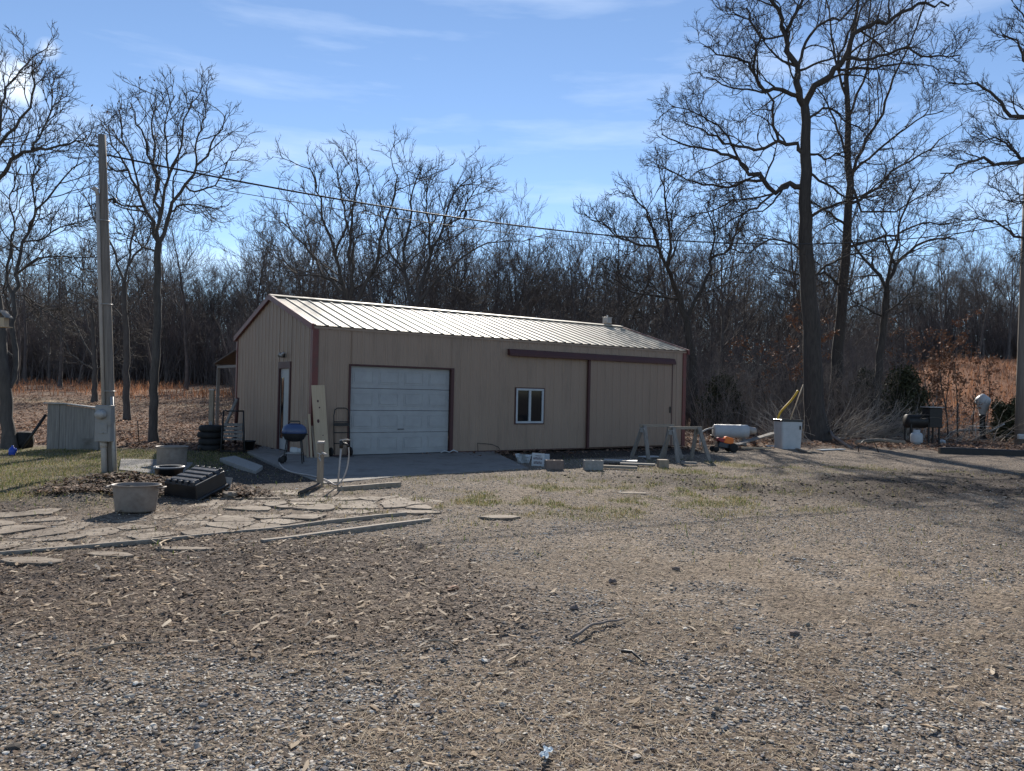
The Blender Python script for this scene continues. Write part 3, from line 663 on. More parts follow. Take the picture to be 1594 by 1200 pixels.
# open lean-to at the back left corner
mb = MB(); lx0, lx1 = .0, 5.; ly0, ly1 = WB+.03, WB+2.4
mb.add([(lx0-.1, ly0, 2.62), (lx1, ly0, 2.62), (lx1, ly1, 2.28), (lx0-.1, ly1, 2.28), (lx0-.1, ly0, 2.66), (lx1, ly0, 2.66), (lx1, ly1, 2.32), (lx0-.1, ly1, 2.32)],
       [(0, 3, 2, 1), (4, 5, 6, 7), (0, 1, 5, 4), (3, 7, 6, 2), (0, 4, 7, 3), (1, 2, 6, 5)])
lro = mb.build('lean_to_roof', M['bark2'], bld)
for k_ in range(3):
    mb = MB(); mb.box(lx0+k_*2.4, lx0+k_*2.4+.05, ly0, ly1, 2.15, 2.23); mb.build('rafter', M['greywood'], lro)
for k_ in range(3):
    mb = MB(); mb.box(lx0+k_*2.4, lx0+k_*2.4+.09, ly1-.1, ly1-.01, 0, 2.27); mb.build('lean_to_post', M['greywood'], bld)

# ------------------------------------------------------------------ trees
def tubes(P, R, S):
    """P (N,K,3) R (N,K) -> verts, quads"""
    Nn, K = P.shape[:2]
    T = np.empty_like(P); T[:, 1:-1] = P[:, 2:]-P[:, :-2]; T[:, 0] = P[:, 1]-P[:, 0]; T[:, -1] = P[:, -1]-P[:, -2]
    T /= np.linalg.norm(T, axis=2, keepdims=True)+1e-9
    ref = np.where(np.abs(T[:, :1, 2:3]) > .9, np.array([[[1., 0, 0]]]), np.array([[[0, 0, 1.]]]))
    ref = np.broadcast_to(ref, P.shape)
    Aa = np.cross(T, ref); Aa /= np.linalg.norm(Aa, axis=2, keepdims=True)+1e-9; B = np.cross(T, Aa)
    t = np.arange(S)*2*PI/S
    V = P[:, :, None]+R[:, :, None, None]*(Aa[:, :, None]*np.cos(t)[None, None, :, None]+B[:, :, None]*np.sin(t)[None, None, :, None])
    b = (np.arange(Nn)*K*S)[:, None, None]; k = (np.arange(K-1)*S)[None, :, None]; s = np.arange(S)[None, None]; s2 = (s+1) % S
    Q = np.stack([b+k+s, b+k+s2, b+k+S+s2, b+k+S+s], -1).reshape(-1, 4)
    return V.reshape(-1, 3), Q
class Acc:
    def __init__(s): s.V = []; s.Q = []; s.n = 0
    def add(s, V, Q): s.V.append(V); s.Q.append(Q+s.n); s.n += len(V)
    def build(s, name, mat, parent=None):
        return npmesh(name, np.concatenate(s.V), np.concatenate(s.Q), mat, parent=parent)
def unit(v): return v/(np.linalg.norm(v, axis=-1, keepdims=True)+1e-9)
def grow(st, d, L, r, K, wig, up, rs, tip=.25):
    Nn = len(st); P = np.zeros((Nn, K, 3)); P[:, 0] = st; d = unit(d); drift = rs.normal(0, 1, (Nn, 3))
    for k in range(1, K):
        d = unit(d + rs.normal(0, wig, (Nn, 3)) + drift*wig*.25 + np.array([0, 0, up]))
        P[:, k] = P[:, k-1]+d*(L/(K-1))[:, None]
    R = r[:, None]*(1-(1-tip)*np.linspace(0, 1, K)[None]**.9)
    return P, R
def spawn(P, R, n, rs, tmin=.25, tmax=1., a0=.5, a1=1.1, lr=(.4, .7), Lp=None, rr=.6, outward=None, ow=0):
    Nn, K = P.shape[:2]
    idx = np.repeat(np.arange(Nn), n); M_ = len(idx)
    t = tmin+(tmax-tmin)*((np.tile(np.arange(n), Nn)+rs.rand(M_))/n); t = np.clip(t, 0, .999)*(K-1)
    i0 = t.astype(int); f = (t-i0)[:, None]
    st = P[idx, i0]*(1-f)+P[idx, i0+1]*f; T = unit(P[idx, i0+1]-P[idx, i0])
    rp = R[idx, i0]*(1-f[:, 0])+R[idx, i0+1]*f[:, 0]
    q = unit(np.cross(T, rs.normal(0, 1, (M_, 3)))); an = rs.uniform(a0, a1, M_)[:, None]
    d = T*np.cos(an)+q*np.sin(an)
    if outward is not None: d = unit(d+unit(st-outward)*ow)
    Lpp = np.linalg.norm(P[:, 1:]-P[:, :-1], axis=2).sum(1)
    L = Lpp[idx]*rs.uniform(lr[0], lr[1], M_)*(1-.45*t/(K-1))
    return st, d, L, rp*rr
def procedural_tree(h, seed, levels=4, n=(11, 7, 6, 4), r0=None, crown0=.35, wig=.17, spread=(.45, .95), lr0=(.38, .6), minr=.004, upb=.05, sides=(9, 6, 4, 3, 3), lean=.03, fork=True):
    """returns (trunk V,Q), (crown V,Q) in local metres"""
    rs = RS(seed); r0 = r0 or h*.017
    tr = Acc(); cr = Acc()
    K0 = 14
    P, R = grow(np.zeros((1, 3))+[0, 0, -.25], np.array([[rs.normal(0, lean), rs.normal(0, lean), 1.]]), np.array([h*.92]), np.array([r0]), K0, .045, .04, rs, .12)
    R[:, 0] *= 1.5; R[:, 1] *= 1.03
    V, Q = tubes(P, R, sides[0]); tr.add(V, Q)
    cen = np.array([0, 0, h*.45])
    for l in range(1, levels+1):
        if l == 1: st, d, L, r = spawn(P, R, n[0], rs, crown0, .97, spread[0], spread[1], lr0, rr=.55); L = np.maximum(L, h*.12)
        else: st, d, L, r = spawn(P, R, n[min(l-1, len(n)-1)], rs, .18, 1., .35, .85, (.42, .72), rr=.64, outward=cen, ow=.15)
        r = np.maximum(r, minr*(1.6 if l < levels else 1))
        K = (11, 8, 6, 5)[min(l-1, 3)]
        P, R = grow(st, d, L, r, K, wig*(1+.15*l), upb, rs, .3)
        V, Q = tubes(P, R, sides[min(l, 4)]); cr.add(V, Q)
    return tr, cr
GROUPN = {}
def mk_tree(name, label, cat, loc, tr, cr, mat, group=None, rotz=0, sc=1, leaves=None):
    o = thing(name, label, cat, loc, rotz, group); o.scale = (sc, sc, sc)
    tr.build('trunk', mat, o); cr.build('crown', mat, o)
    return o
def copy_tree(src, loc, rotz, sc, label, group, szz=1.):
    r = src.copy(); COL.objects.link(r); r.location = loc; r.rotation_euler = (0, 0, rotz); r.scale = (sc, sc, sc*szz)
    r['label'] = label; r['group'] = group
    for c in [c for c in bpy.data.objects if c.parent == src]:
        q = c.copy(); COL.objects.link(q); q.parent = r
    return r
def resample(pts, K):
    pts = np.array(pts, float); seg = np.linalg.norm(pts[1:]-pts[:-1], axis=1); s = np.concatenate([[0], np.cumsum(seg)])
    t = np.linspace(0, s[-1], K); return np.stack([np.interp(t, s, pts[:, c]) for c in range(3)], 1)
def traced_tree(name, label, D, base, limbs, seed, n=(7, 6, 5, 3), lr=(.3, .55), minr=.006, mat='bark', wig=.15, group=None, tw=.9, up=.03, leafy=0, dspread=.35, levels=4, a1=1.15, small=.30, flare=1.5):
    """limbs: (pixel polyline, w0 px, w1 px); first is the trunk. Real 3-D: limbs swing towards and away from the viewer."""
    rs = RS(seed); b = gr(*base) if D is None else atd(base[0], base[1], D)
    D = b[1]; zb = th(b[0], b[1]); px = D/FPX
    o = thing(name, label, 'tree', (b[0], b[1], zb), 0, group); off = np.array([b[0], b[1], zb])
    tr = Acc(); cr = Acc(); segP = []; segR = []; done = []
    for li, (pl, w0, w1) in enumerate(limbs):
        if li == 0: pts = [atd(x, y, D) for x, y in pl]; pts[0][2] = zb-.2
        else:
            # start depth from the nearest point of finished limbs
            s = np.array(pl[0], float); best = None
            for (pp, q3) in done:
                for (a, c) in zip(pp, q3):
                    dd = np.hypot(*(a-s))
                    if best is None or dd < best[0]: best = (dd, c)
            dep = best[1][1]; L = sum(math.hypot(pl[k+1][0]-pl[k][0], pl[k+1][1]-pl[k][1]) for k in range(len(pl)-1))
            sw = rs.choice([-1, 1])*rs.uniform(.25, 1)*dspread*L*px; pts = []; acc = 0
            for k, (x, y) in enumerate(pl):
                if k: acc += math.hypot(x-pl[k-1][0], y-pl[k-1][1])
                t = acc/L; pts.append(atd(x, y, dep+sw*t) if k else best[1])
        K = 22 if li == 0 else max(8, 2*len(pl)+2)
        P = resample(pts, K)
        if li: 
            jit = rs.normal(0, .012*np.linalg.norm(P[-1]-P[0])+.015, P.shape); jit[0] = 0; P = P+jit*.6
        else:
            P[1:] += rs.normal(0, .02, P[1:].shape)
        R = np.linspace(w0*px/2, w1*px/2, K)*(.86 if li else 1)
        if li == 0: R[0] *= flare; R[1] *= 1+(flare-1)*.45
        pr = [np.array([797+FPX*((p-CAM)@Rv)/((p-CAM)@Fv), 600-FPX*((p-CAM)@Uv)/((p-CAM)@Fv)]) for p in P]
        done.append((pr, P))
        V, Q = tubes((P-off)[None], R[None], 12 if li == 0 else 7); (tr if li == 0 else cr).add(V, Q)
        segP.append(resample(P-off, 12)); segR.append(np.interp(np.linspace(0, 1, 12), np.linspace(0, 1, K), R))
    segP = np.array(segP); segR = np.array(segR)
    # limb children
    cen = np.array([0, 0, 0])+segP[0][7]
    P, R = segP[1:], segR[1:]
    ends = []
    for l in range(levels):
        rrr = .55 if l == 0 else .66
        st, d, L, r = spawn(P, R, (n[0]+2, max(3, n[1]-1), max(3, n[2]), 2)[l], rs, .12 if l == 0 else .25, 1., .4, a1 if l < 2 else .85, (lr[0]*(.8 if l == 0 else 1.1), lr[1]*(.85 if l == 0 else 1.15)), rr=rrr, outward=cen, ow=.18)
        big = D/30.
        L = np.clip(L*(1.25, 1.15, 1., 1.)[l], (1.0, .55, .3, .15)[l]*big, (3.6, 1.7, .85, .4)[l]*big)
        r = np.clip(r*rs.uniform(.7, 1.1, len(r)), minr*(3.2, 2.1, 1.4, 1)[l], (.055, .026, .013, .009)[l])
        P, R = grow(st, d, L, r, (10, 8, 6, 4)[l], wig*(1., 1.05, .9, .7)[l], up, rs, .3)
        V, Q = tubes(P, R, (4, 3, 3, 3)[l]); cr.add(V, Q)
        ends = P[:, -1]
    tr.build('trunk', M[mat], o); cr.build('crown', M[mat], o)
    if leafy:
        k = rs.choice(len(ends), min(leafy, len(ends)), False); lf = leaf_cloud(ends[k], 5, .12, .045, rs)
        npmesh('leaves', *lf, M['dead'], smooth=False, parent=o)
    return o
def leaf_cloud(cs, per, spread, size, rs, flat=1.):
    n = len(cs)*per; c = np.repeat(cs, per, 0)+rs.normal(0, spread, (n, 3))*np.array([1, 1, flat])
    a = unit(rs.normal(0, 1, (n, 3))); b = unit(np.cross(a, rs.normal(0, 1, (n, 3)))); s = size*rs.uniform(.5, 1.4, (n, 1))
    V = np.stack([c-a*s, c+b*s*.5, c+a*s, c-b*s*.5], 1).reshape(-1, 3); Q = np.arange(n*4).reshape(-1, 4)
    return V, Q

# the big oak
traced_tree('oak_tree', 'huge gnarled leafless oak with thick trunk behind the white bin', None, (1270, 686), [
    ([(1271, 690), (1268, 640), (1266, 600), (1260, 480), (1254, 380), (1253, 340), (1254, 250), (1253, 165)], 33, 13),
    ([(1252, 165), (1240, 145), (1243, 105), (1230, 85), (1222, 55), (1215, 25), (1200, 0), (1185, -40)], 13, 5),
    ([(1256, 165), (1266, 135), (1285, 118), (1312, 97), (1322, 70), (1330, 50), (1350, 40), (1375, 35), (1405, 18), (1435, 5), (1480, 8)], 13, 3),
    ([(1240, 150), (1225, 143), (1210, 137), (1190, 143), (1180, 130), (1172, 110), (1176, 90), (1183, 60), (1170, 40), (1160, 10)], 8, 3),
    ([(1174, 115), (1165, 97), (1150, 92), (1120, 85), (1095, 70)], 5, 2),
    ([(1222, 55), (1238, 20), (1255, -10), (1262, -50)], 7, 3),
    ([(1222, 58), (1200, 60), (1185, 58), (1165, 30), (1140, 20)], 4, 2),
    ([(1243, 95), (1252, 70), (1268, 45), (1290, 30), (1312, 25), (1330, 5), (1345, -30)], 6, 2.5),
    ([(1318, 95), (1350, 92), (1385, 82), (1410, 73), (1450, 90), (1492, 84)], 6, 2),
    ([(1300, 107), (1350, 106), (1380, 102), (1430, 98), (1460, 110)], 5, 1.6),
    ([(1253, 235), (1235, 218), (1215, 222), (1195, 228), (1165, 232), (1130, 225), (1100, 205), (1060, 190)], 8, 2),
    ([(1205, 222), (1203, 190), (1202, 160), (1195, 145), (1170, 140), (1145, 140), (1100, 120)], 5, 2),
    ([(1251, 293), (1225, 287), (1206, 299), (1192, 290), (1185, 276), (1165, 270), (1150, 248), (1120, 238), (1085, 228), (1030, 213)], 11, 2),
    ([(1186, 277), (1160, 281), (1130, 291), (1085, 287), (1050, 268), (1022, 256)], 6, 1.6),
    ([(1225, 289), (1198, 305), (1180, 320), (1160, 330), (1135, 348), (1110, 360)], 5, 1.8),
    ([(1206, 299), (1175, 310), (1140, 312), (1100, 330), (1060, 340)], 4, 1.6),
    ([(1151, 250), (1135, 215), (1112, 190), (1075, 172), (1045, 165)], 4.5, 1.6),
    ([(1258, 236), (1276, 240), (1286, 250), (1300, 240), (1322, 236)], 5, 2),
    ([(1260, 180), (1280, 168), (1298, 168), (1315, 190), (1345, 205)], 5, 2),
    ([(1260, 268), (1290, 288), (1312, 307), (1345, 310), (1380, 300)], 5, 2),
    ([(1258, 335), (1285, 325), (1320, 312), (1352, 300), (1385, 270)], 6, 2),
    ([(1256, 400), (1225, 375), (1195, 372), (1160, 395), (1130, 385)], 4.5, 2),
    ([(1262, 440), (1290, 410), (1330, 395), (1360, 400)], 4.5, 2),
], 101, n=(9, 7, 5, 3), mat='bark', wig=.24, leafy=0)
traced_tree('oak_tree', 'tall straight leafless tree just right of the huge oak', 36, (1300, 668), [
    ([(1297, 668), (1302, 600), (1308, 500), (1316, 400), (1322, 300), (1320, 200), (1318, 120), (1325, 60), (1338, -10)], 20, 4),
    ([(1323, 290), (1332, 250), (1345, 215), (1380, 160), (1400, 100), (1425, 50), (1440, 0)], 6, 2),
    ([(1322, 275), (1360, 240), (1400, 205), (1440, 180), (1470, 172)], 5, 1.6),
    ([(1322, 320), (1360, 298), (1395, 262), (1440, 238), (1475, 210)], 6, 1.8),
    ([(1315, 400), (1350, 375), (1395, 365), (1440, 345), (1480, 350)], 6, 1.8),
    ([(1321, 240), (1305, 200), (1290, 165), (1272, 138)], 5, 2),
    ([(1320, 180), (1345, 120), (1360, 60), (1372, 0)], 5, 2),
    ([(1319, 140), (1300, 90), (1292, 40), (1285, -20)], 5, 2),
    ([(1318, 130), (1335, 90), (1352, 40), (1358, -20)], 4, 2),
    ([(1318, 350), (1290, 330), (1265, 315), (1235, 300)], 5, 2),
    ([(1312, 440), (1285, 425), (1250, 430), (1215, 415)], 5, 2),
    ([(1322, 300), (1345, 330), (1395, 330), (1440, 300)], 5, 2),
], 102, n=(8, 6, 5, 3), lr=(.35, .6), leafy=14)
traced_tree('forked_tree', 'slender dark tree forking low between the oaks and the black smoker', 33, (1360, 672), [
    ([(1359, 672), (1366, 600), (1374, 520), (1380, 450)], 13, 9),
    ([(1380, 450), (1392, 415), (1425, 385), (1450, 372), (1490, 372)], 8, 2),
    ([(1380, 450), (1362, 420), (1340, 395), (1325, 372), (1300, 350)], 7, 2),
    ([(1384, 440), (1388, 400), (1400, 360), (1410, 320), (1430, 285)], 6, 2),
    ([(1392, 415), (1380, 380), (1372, 340), (1380, 300)], 4, 2),
    ([(1376, 500), (1350, 480), (1330, 470)], 4, 1.5),
    ([(1376, 490), (1405, 470), (1425, 440)], 4, 1.5),
], 103, n=(7, 6, 4, 3), lr=(.35, .6), leafy=6)
traced_tree('bordering_tree', 'leafless tree at right frame edge with limbs reaching in from outside', 26, (1652, 700), [
    ([(1652, 704), (1655, 560), (1648, 400), (1650, 250), (1645, 100), (1655, -40)], 34, 14),
    ([(1650, 265), (1620, 240), (1594, 252), (1562, 256), (1530, 250), (1500, 260), (1468, 268)], 11, 2),
    ([(1648, 215), (1620, 190), (1594, 182), (1562, 172), (1548, 145), (1520, 132), (1478, 126)], 10, 2),
    ([(1648, 385), (1620, 378), (1594, 372), (1572, 364), (1552, 348), (1518, 335)], 7, 1.6),
    ([(1646, 140), (1620, 110), (1596, 95), (1580, 62), (1560, 50)], 8, 2),
    ([(1594, 252), (1570, 225), (1550, 215), (1520, 220)], 5, 1.6),
    ([(1647, 100), (1615, 60), (1594, 30), (1580, 10)], 7, 2),
    ([(1650, 330), (1610, 300), (1590, 320), (1565, 310)], 5, 1.6),
], 104, n=(7, 6, 5, 3), lr=(.22, .42))
# left side
traced_tree('leaning_tree', 'leafless tree with paired leaning stems at the left frame edge', None, (16, 698), [
    ([(17, 698), (10, 640), (3, 560), (-6, 450), (-12, 350), (-8, 285)], 20, 8),
    ([(8, 610), (22, 575), (21, 500), (21, 455), (29, 420), (40, 370), (68, 312), (100, 280), (138, 252)], 11, 2),
    ([(-8, 285), (10, 262), (25, 246), (45, 236), (85, 230), (118, 220), (140, 215)], 8, 2),
    ([(-10, 300), (-4, 225), (20, 205), (42, 172), (54, 140), (50, 92)], 8, 2),
    ([(-8, 250), (2, 180), (10, 135), (38, 102), (52, 84)], 6, 2),
    ([(21, 456), (8, 432), (14, 400), (20, 350), (18, 300), (30, 260)], 6, 2),
    ([(38, 375), (60, 375), (100, 350), (130, 345)], 4, 1.4),
    ([(29, 420), (62, 400), (100, 398), (140, 400)], 4, 1.4),
    ([(22, 470), (45, 462), (62, 480), (90, 500)], 3, 1.2),
    ([(45, 360), (55, 320), (50, 280), (62, 240)], 4, 1.5),
    ([(45, 236), (62, 210), (80, 170), (82, 130)], 4, 1.5),
    ([(-10, 330), (-50, 250), (-90, 180)], 8, 2), ([(-8, 290), (-30, 200), (-40, 120)], 7, 2),
], 105, n=(8, 6, 4, 2), mat='bark2', lr=(.28, .5), minr=.005, wig=.17)
traced_tree('oak_tree', 'round crowned leafless tree standing right of the left utility pole', None, (237, 688), [
    ([(237, 690), (240, 620), (243, 540), (246, 440), (246, 378)], 14, 10),
    ([(246, 378), (235, 342), (214, 300), (195, 258), (178, 232), (168, 195)], 7, 2),
    ([(246, 380), (246, 330), (242, 272), (231, 240), (216, 200), (203, 160)], 7, 2),
    ([(247, 380), (258, 335), (278, 300), (308, 258), (335, 222), (352, 182)], 8, 2),
    ([(255, 340), (262, 280), (284, 228), (288, 182), (300, 150)], 6, 2),
    ([(243, 290), (240, 230), (236, 185), (240, 145)], 5, 2),
    ([(284, 290), (300, 300), (330, 290), (350, 270), (362, 235)], 4, 1.5),
    ([(262, 330), (285, 318), (310, 318), (330, 330)], 4, 1.3),
    ([(228, 325), (200, 322), (175, 312), (150, 315)], 4, 1.3),
    ([(200, 270), (178, 268), (150, 240), (130, 225)], 4, 1.5),
    ([(215, 300), (210, 260), (190, 210), (185, 165)], 4, 1.5),
    ([(246, 400), (225, 385), (205, 370), (180, 360)], 3.5, 1.3),
    ([(262, 285), (258, 230), (258, 185), (270, 148)], 4, 1.4),
    ([(308, 258), (305, 215), (320, 180), (322, 158)], 4, 1.4),
], 106, n=(7, 5, 4, 2), mat='bark2', lr=(.26, .46), minr=.005, wig=.15, leafy=12)
traced_tree('slim_tree', 'slim leafless tree between the left pole and the round crowned tree', 33, (198, 650), [
    ([(198, 652), (197, 570), (196, 500), (193, 440)], 11, 7),
    ([(193, 440), (182, 405), (172, 375), (150, 345), (130, 300)], 5, 1.5),
    ([(194, 445), (202, 405), (206, 365), (200, 320), (210, 285)], 5, 1.5),
    ([(202, 405), (220, 390), (232, 370), (240, 335)], 4, 1.5),
    ([(196, 500), (180, 480), (160, 470), (150, 440)], 3, 1.2),
    ([(196, 490), (215, 470), (225, 440)], 3, 1.2),
], 107, n=(7, 5, 4, 2), mat='bark2', lr=(.35, .6), minr=.006)
traced_tree('slim_tree', 'short bushy leafless tree alone in the left field', 46, (148, 611), [
    ([(148, 612), (147, 570), (145, 520), (142, 470)], 9, 4),
    ([(147, 560), (125, 520), (110, 480), (100, 440)], 3.5, 1.2), ([(146, 550), (165, 510), (178, 470), (185, 430)], 3.5, 1.2),
    ([(145, 520), (130, 480), (128, 440), (135, 400)], 3, 1.2), ([(145, 515), (155, 470), (160, 430), (155, 395)], 3, 1.2),
    ([(147, 575), (110, 550), (90, 520)], 3, 1.2), ([(147, 575), (180, 550), (200, 520)], 3, 1.2),
], 108, n=(8, 6, 4, 2), mat='bark2', lr=(.4, .65), minr=.008)
# behind the garage
traced_tree('spreading_tree', 'wide spreading leafless tree rising above the left half of the garage roof', 40, (545, 640), [
    ([(545, 640), (548, 540), (546, 470)], 16, 12),
    ([(546, 480), (530, 430), (520, 380), (500, 330), (490, 285), (480, 262)], 8, 2),
    ([(546, 480), (548, 420), (545, 370), (550, 320), (560, 285), (555, 262)], 8, 2),
    ([(546, 490), (572, 440), (590, 390), (600, 340), (615, 300), (620, 270)], 8, 2),
    ([(540, 460), (505, 430), (480, 390), (455, 360), (445, 330)], 6, 2),
    ([(522, 390), (540, 350), (530, 300), (525, 265)], 5, 1.6),
    ([(505, 430), (470, 430), (445, 410), (430, 380)], 4, 1.6),
], 109, n=(8, 6, 5, 3), mat='bark2', lr=(.32, .55), minr=.009)
traced_tree('spreading_tree', 'leafless tree with long limb reaching right above the garage ridge', 41, (640, 640), [
    ([(640, 640), (642, 540), (645, 490)], 17, 13),
    ([(645, 495), (655, 440), (672, 400), (690, 350), (700, 310), (735, 275)], 8, 2),
    ([(652, 470), (680, 440), (710, 405), (750, 380), (790, 372)], 6, 1.6),
    ([(645, 495), (632, 440), (628, 390), (640, 340), (645, 290), (655, 262)], 8, 2),
    ([(672, 400), (668, 350), (662, 310), (670, 275)], 5, 1.6),
    ([(630, 430), (605, 390), (600, 350), (590, 310)], 5, 1.6),
    ([(690, 350), (715, 340), (730, 310), (742, 290)], 4, 1.5),
], 110, n=(8, 6, 5, 3), mat='bark2', lr=(.32, .55), minr=.009)
traced_tree('leaning_tree', 'dark limbed tree bending left above the right half of the garage roof', 38, (1082, 640), [
    ([(1084, 645), (1078, 560), (1068, 500), (1055, 455)], 14, 9),
    ([(1055, 455), (1040, 420), (1022, 380), (1008, 330), (985, 300)], 8, 2),
    ([(1068, 500), (1088, 455), (1105, 420), (1112, 370), (1100, 320)], 8, 2),
    ([(1040, 420), (1045, 380), (1038, 330), (1030, 275)], 6, 2),
    ([(1022, 385), (990, 380), (960, 370), (935, 345)], 5, 1.6),
    ([(1106, 410), (1135, 390), (1150, 350), (1165, 320)], 5, 1.6),
    ([(1060, 470), (1020, 460), (985, 455), (950, 430)], 5, 1.6),
], 111, n=(8, 6, 5, 3), mat='bark', lr=(.32, .55), minr=.009, leafy=10)

# individual trees of the surrounding wood
protos = []
for s in range(9):
    hh = 12.
    tr, cr = procedural_tree(hh, 300+s, 4, (9+s % 3*2, 6, 5, 3), r0=.13+.015*(s % 4), crown0=.30+.06*(s % 3), wig=.11, spread=(.45, 1.05), lr0=(.34, .60), minr=.0072, upb=.06, sides=(7, 4, 3, 3, 3))
    protos.append((tr, cr))
rs = RS(55); placed = []; protoobj = [None]*len(protos)
LBL = {'L': ('leafless tree in the dark wood line beyond the left field', 'bare trees beyond the left field'),
       'C': ('slender leafless tree crowded in the wood behind the garage', 'bare trees in the wood behind the garage'),
       'R': ('leafless tree of the wood on the orange grass slope at right', 'bare trees on the right hand slope')}
PLACE = {'L': ((-.60, 'at the far left edge'), (-.45, 'left of the round crowned tree'), (9, 'between round crowned tree and garage')),
         'C': ((-.2, 'over the left end of the garage roof'), (-.05, 'over the middle of the garage roof'), (.1, 'over the right half of the garage roof'), (.22, 'just right of the garage'), (.34, 'left of the huge oak'), (9, 'right of the huge oak')),
         'R': ((.55, 'at the slope left shoulder'), (9, 'at the slope crest near the right pole'))}
def wood_tree(x, y, hgt, key):
    k = rs.randint(0, len(protos)); lab, grp = LBL[key]; w_ = next(t for q, t in PLACE[key] if x/y < q)
    size_ = ('tall', 'middling', 'short')[0 if hgt > 13.2 else 1 if hgt > 11.8 else 2]
    lab = size_+' '+{'L': 'leafless tree in the left wood line', 'C': 'slender leafless tree of the wood behind', 'R': 'leafless tree on the orange slope'}[key]+', '+w_; grp = grp+', '+size_+', '+w_; z = th(x, y); sc = hgt/12.
    if protoobj[k] is None:
        o = mk_tree('bare_tree', lab, 'tree', (x, y, z), protos[k][0], protos[k][1], M['woodbark'], grp, rs.rand()*6.28, sc); protoobj[k] = o
    else: copy_tree(protoobj[k], (x, y, z), rs.rand()*6.28, sc, lab, grp, rs.uniform(.92, 1.1))
def far_enough(x, y, d):
    for (a, b) in placed:
        if (a-x)**2+(b-y)**2 < d*d: return False
    placed.append((x, y)); return True
cnt = {'L': 0, 'C': 0, 'R': 0}
for att in range(9000):
    if sum(cnt.values()) >= 290: break
    u = rs.uniform(-.72, .76)
    if u < -.28: key = 'L'; y = rs.uniform(72, 108) if rs.rand() < .9 else rs.uniform(56, 72); hgt = rs.uniform(11, 15.5)
    elif u < .42: key = 'C'; y = rs.uniform(42, 92) if u > -.12 else rs.uniform(52, 95); hgt = rs.uniform(10.2, 13.6)+max(0, y-50)*.05
    else: key = 'R'; y = rs.uniform(84, 112); hgt = rs.uniform(10.5, 14.5)
    if cnt[key] >= {'L': 75, 'C': 160, 'R': 55}[key]: continue
    x = u*y
    if not far_enough(x, y, 2.2): continue
    cnt[key] += 1; wood_tree(x, y, hgt, key)
# the far-off wood behind them: reads as one mass
rs2 = RS(66); n_ = 700; uu = rs2.uniform(-.85, .85, n_); yy = rs2.uniform(92, 150, n_)
yy = np.where((uu > -.05) & (uu < .42) & (rs2.rand(n_) < .4), yy-22, yy)
uu = np.where((uu > .42) & (yy < 96), uu-.9, uu)
V = np.stack([uu*yy, yy, terrain(uu*yy, yy, False)-.1], 1); me = bpy.data.meshes.new('distant_wood'); me.from_pydata(V.tolist(), [], [])
dwo = bpy.data.objects.new('distant_wood', me); COL.objects.link(dwo)
ng = bpy.data.node_groups.new('scatter_trees', 'GeometryNodeTree')
ng.interface.new_socket('Geometry', in_out='INPUT', socket_type='NodeSocketGeometry'); ng.interface.new_socket('Geometry', in_out='OUTPUT', socket_type='NodeSocketGeometry')
gi = ng.nodes.new('NodeGroupInput'); go = ng.nodes.new('NodeGroupOutput'); iop = ng.nodes.new('GeometryNodeInstanceOnPoints'); jn = ng.nodes.new('GeometryNodeJoinGeometry')
for po in [p for p in protoobj if p][:8]:
    j2_ = ng.nodes.new('GeometryNodeJoinGeometry')
    for ch in [c for c in bpy.data.objects if c.parent == po]:
        oi = ng.nodes.new('GeometryNodeObjectInfo'); oi.inputs['Object'].default_value = ch; oi.transform_space = 'ORIGINAL'; ng.links.new(oi.outputs['Geometry'], j2_.inputs[0])
    g2i = ng.nodes.new('GeometryNodeGeometryToInstance'); ng.links.new(j2_.outputs[0], g2i.inputs[0]); ng.links.new(g2i.outputs[0], jn.inputs[0])
iop.inputs['Pick Instance'].default_value = True
ri = ng.nodes.new('FunctionNodeRandomValue'); ri.data_type = 'INT'; ri.inputs[4].default_value = 0; ri.inputs[5].default_value = 7
rv = ng.nodes.new('FunctionNodeRandomValue'); rv.data_type = 'FLOAT_VECTOR'; rv.inputs[0].default_value = (0, 0, 0); rv.inputs[1].default_value = (0, 0, 6.28)
rf_ = ng.nodes.new('FunctionNodeRandomValue'); rf_.data_type = 'FLOAT'; rf_.inputs[2].default_value = .85; rf_.inputs[3].default_value = 1.22
ng.links.new(gi.outputs[0], iop.inputs['Points']); ng.links.new(jn.outputs[0], iop.inputs['Instance']); ng.links.new(ri.outputs[2], iop.inputs['Instance Index'])
ng.links.new(rv.outputs[0], iop.inputs['Rotation']); ng.links.new(rf_.outputs[1], iop.inputs['Scale']); ng.links.new(iop.outputs[0], go.inputs[0])
md = dwo.modifiers.new('scatter', 'NODES'); md.node_group = ng
tag(dwo, 'far-off mass of bare winter woodland along the horizon', 'woodland', kind='stuff')
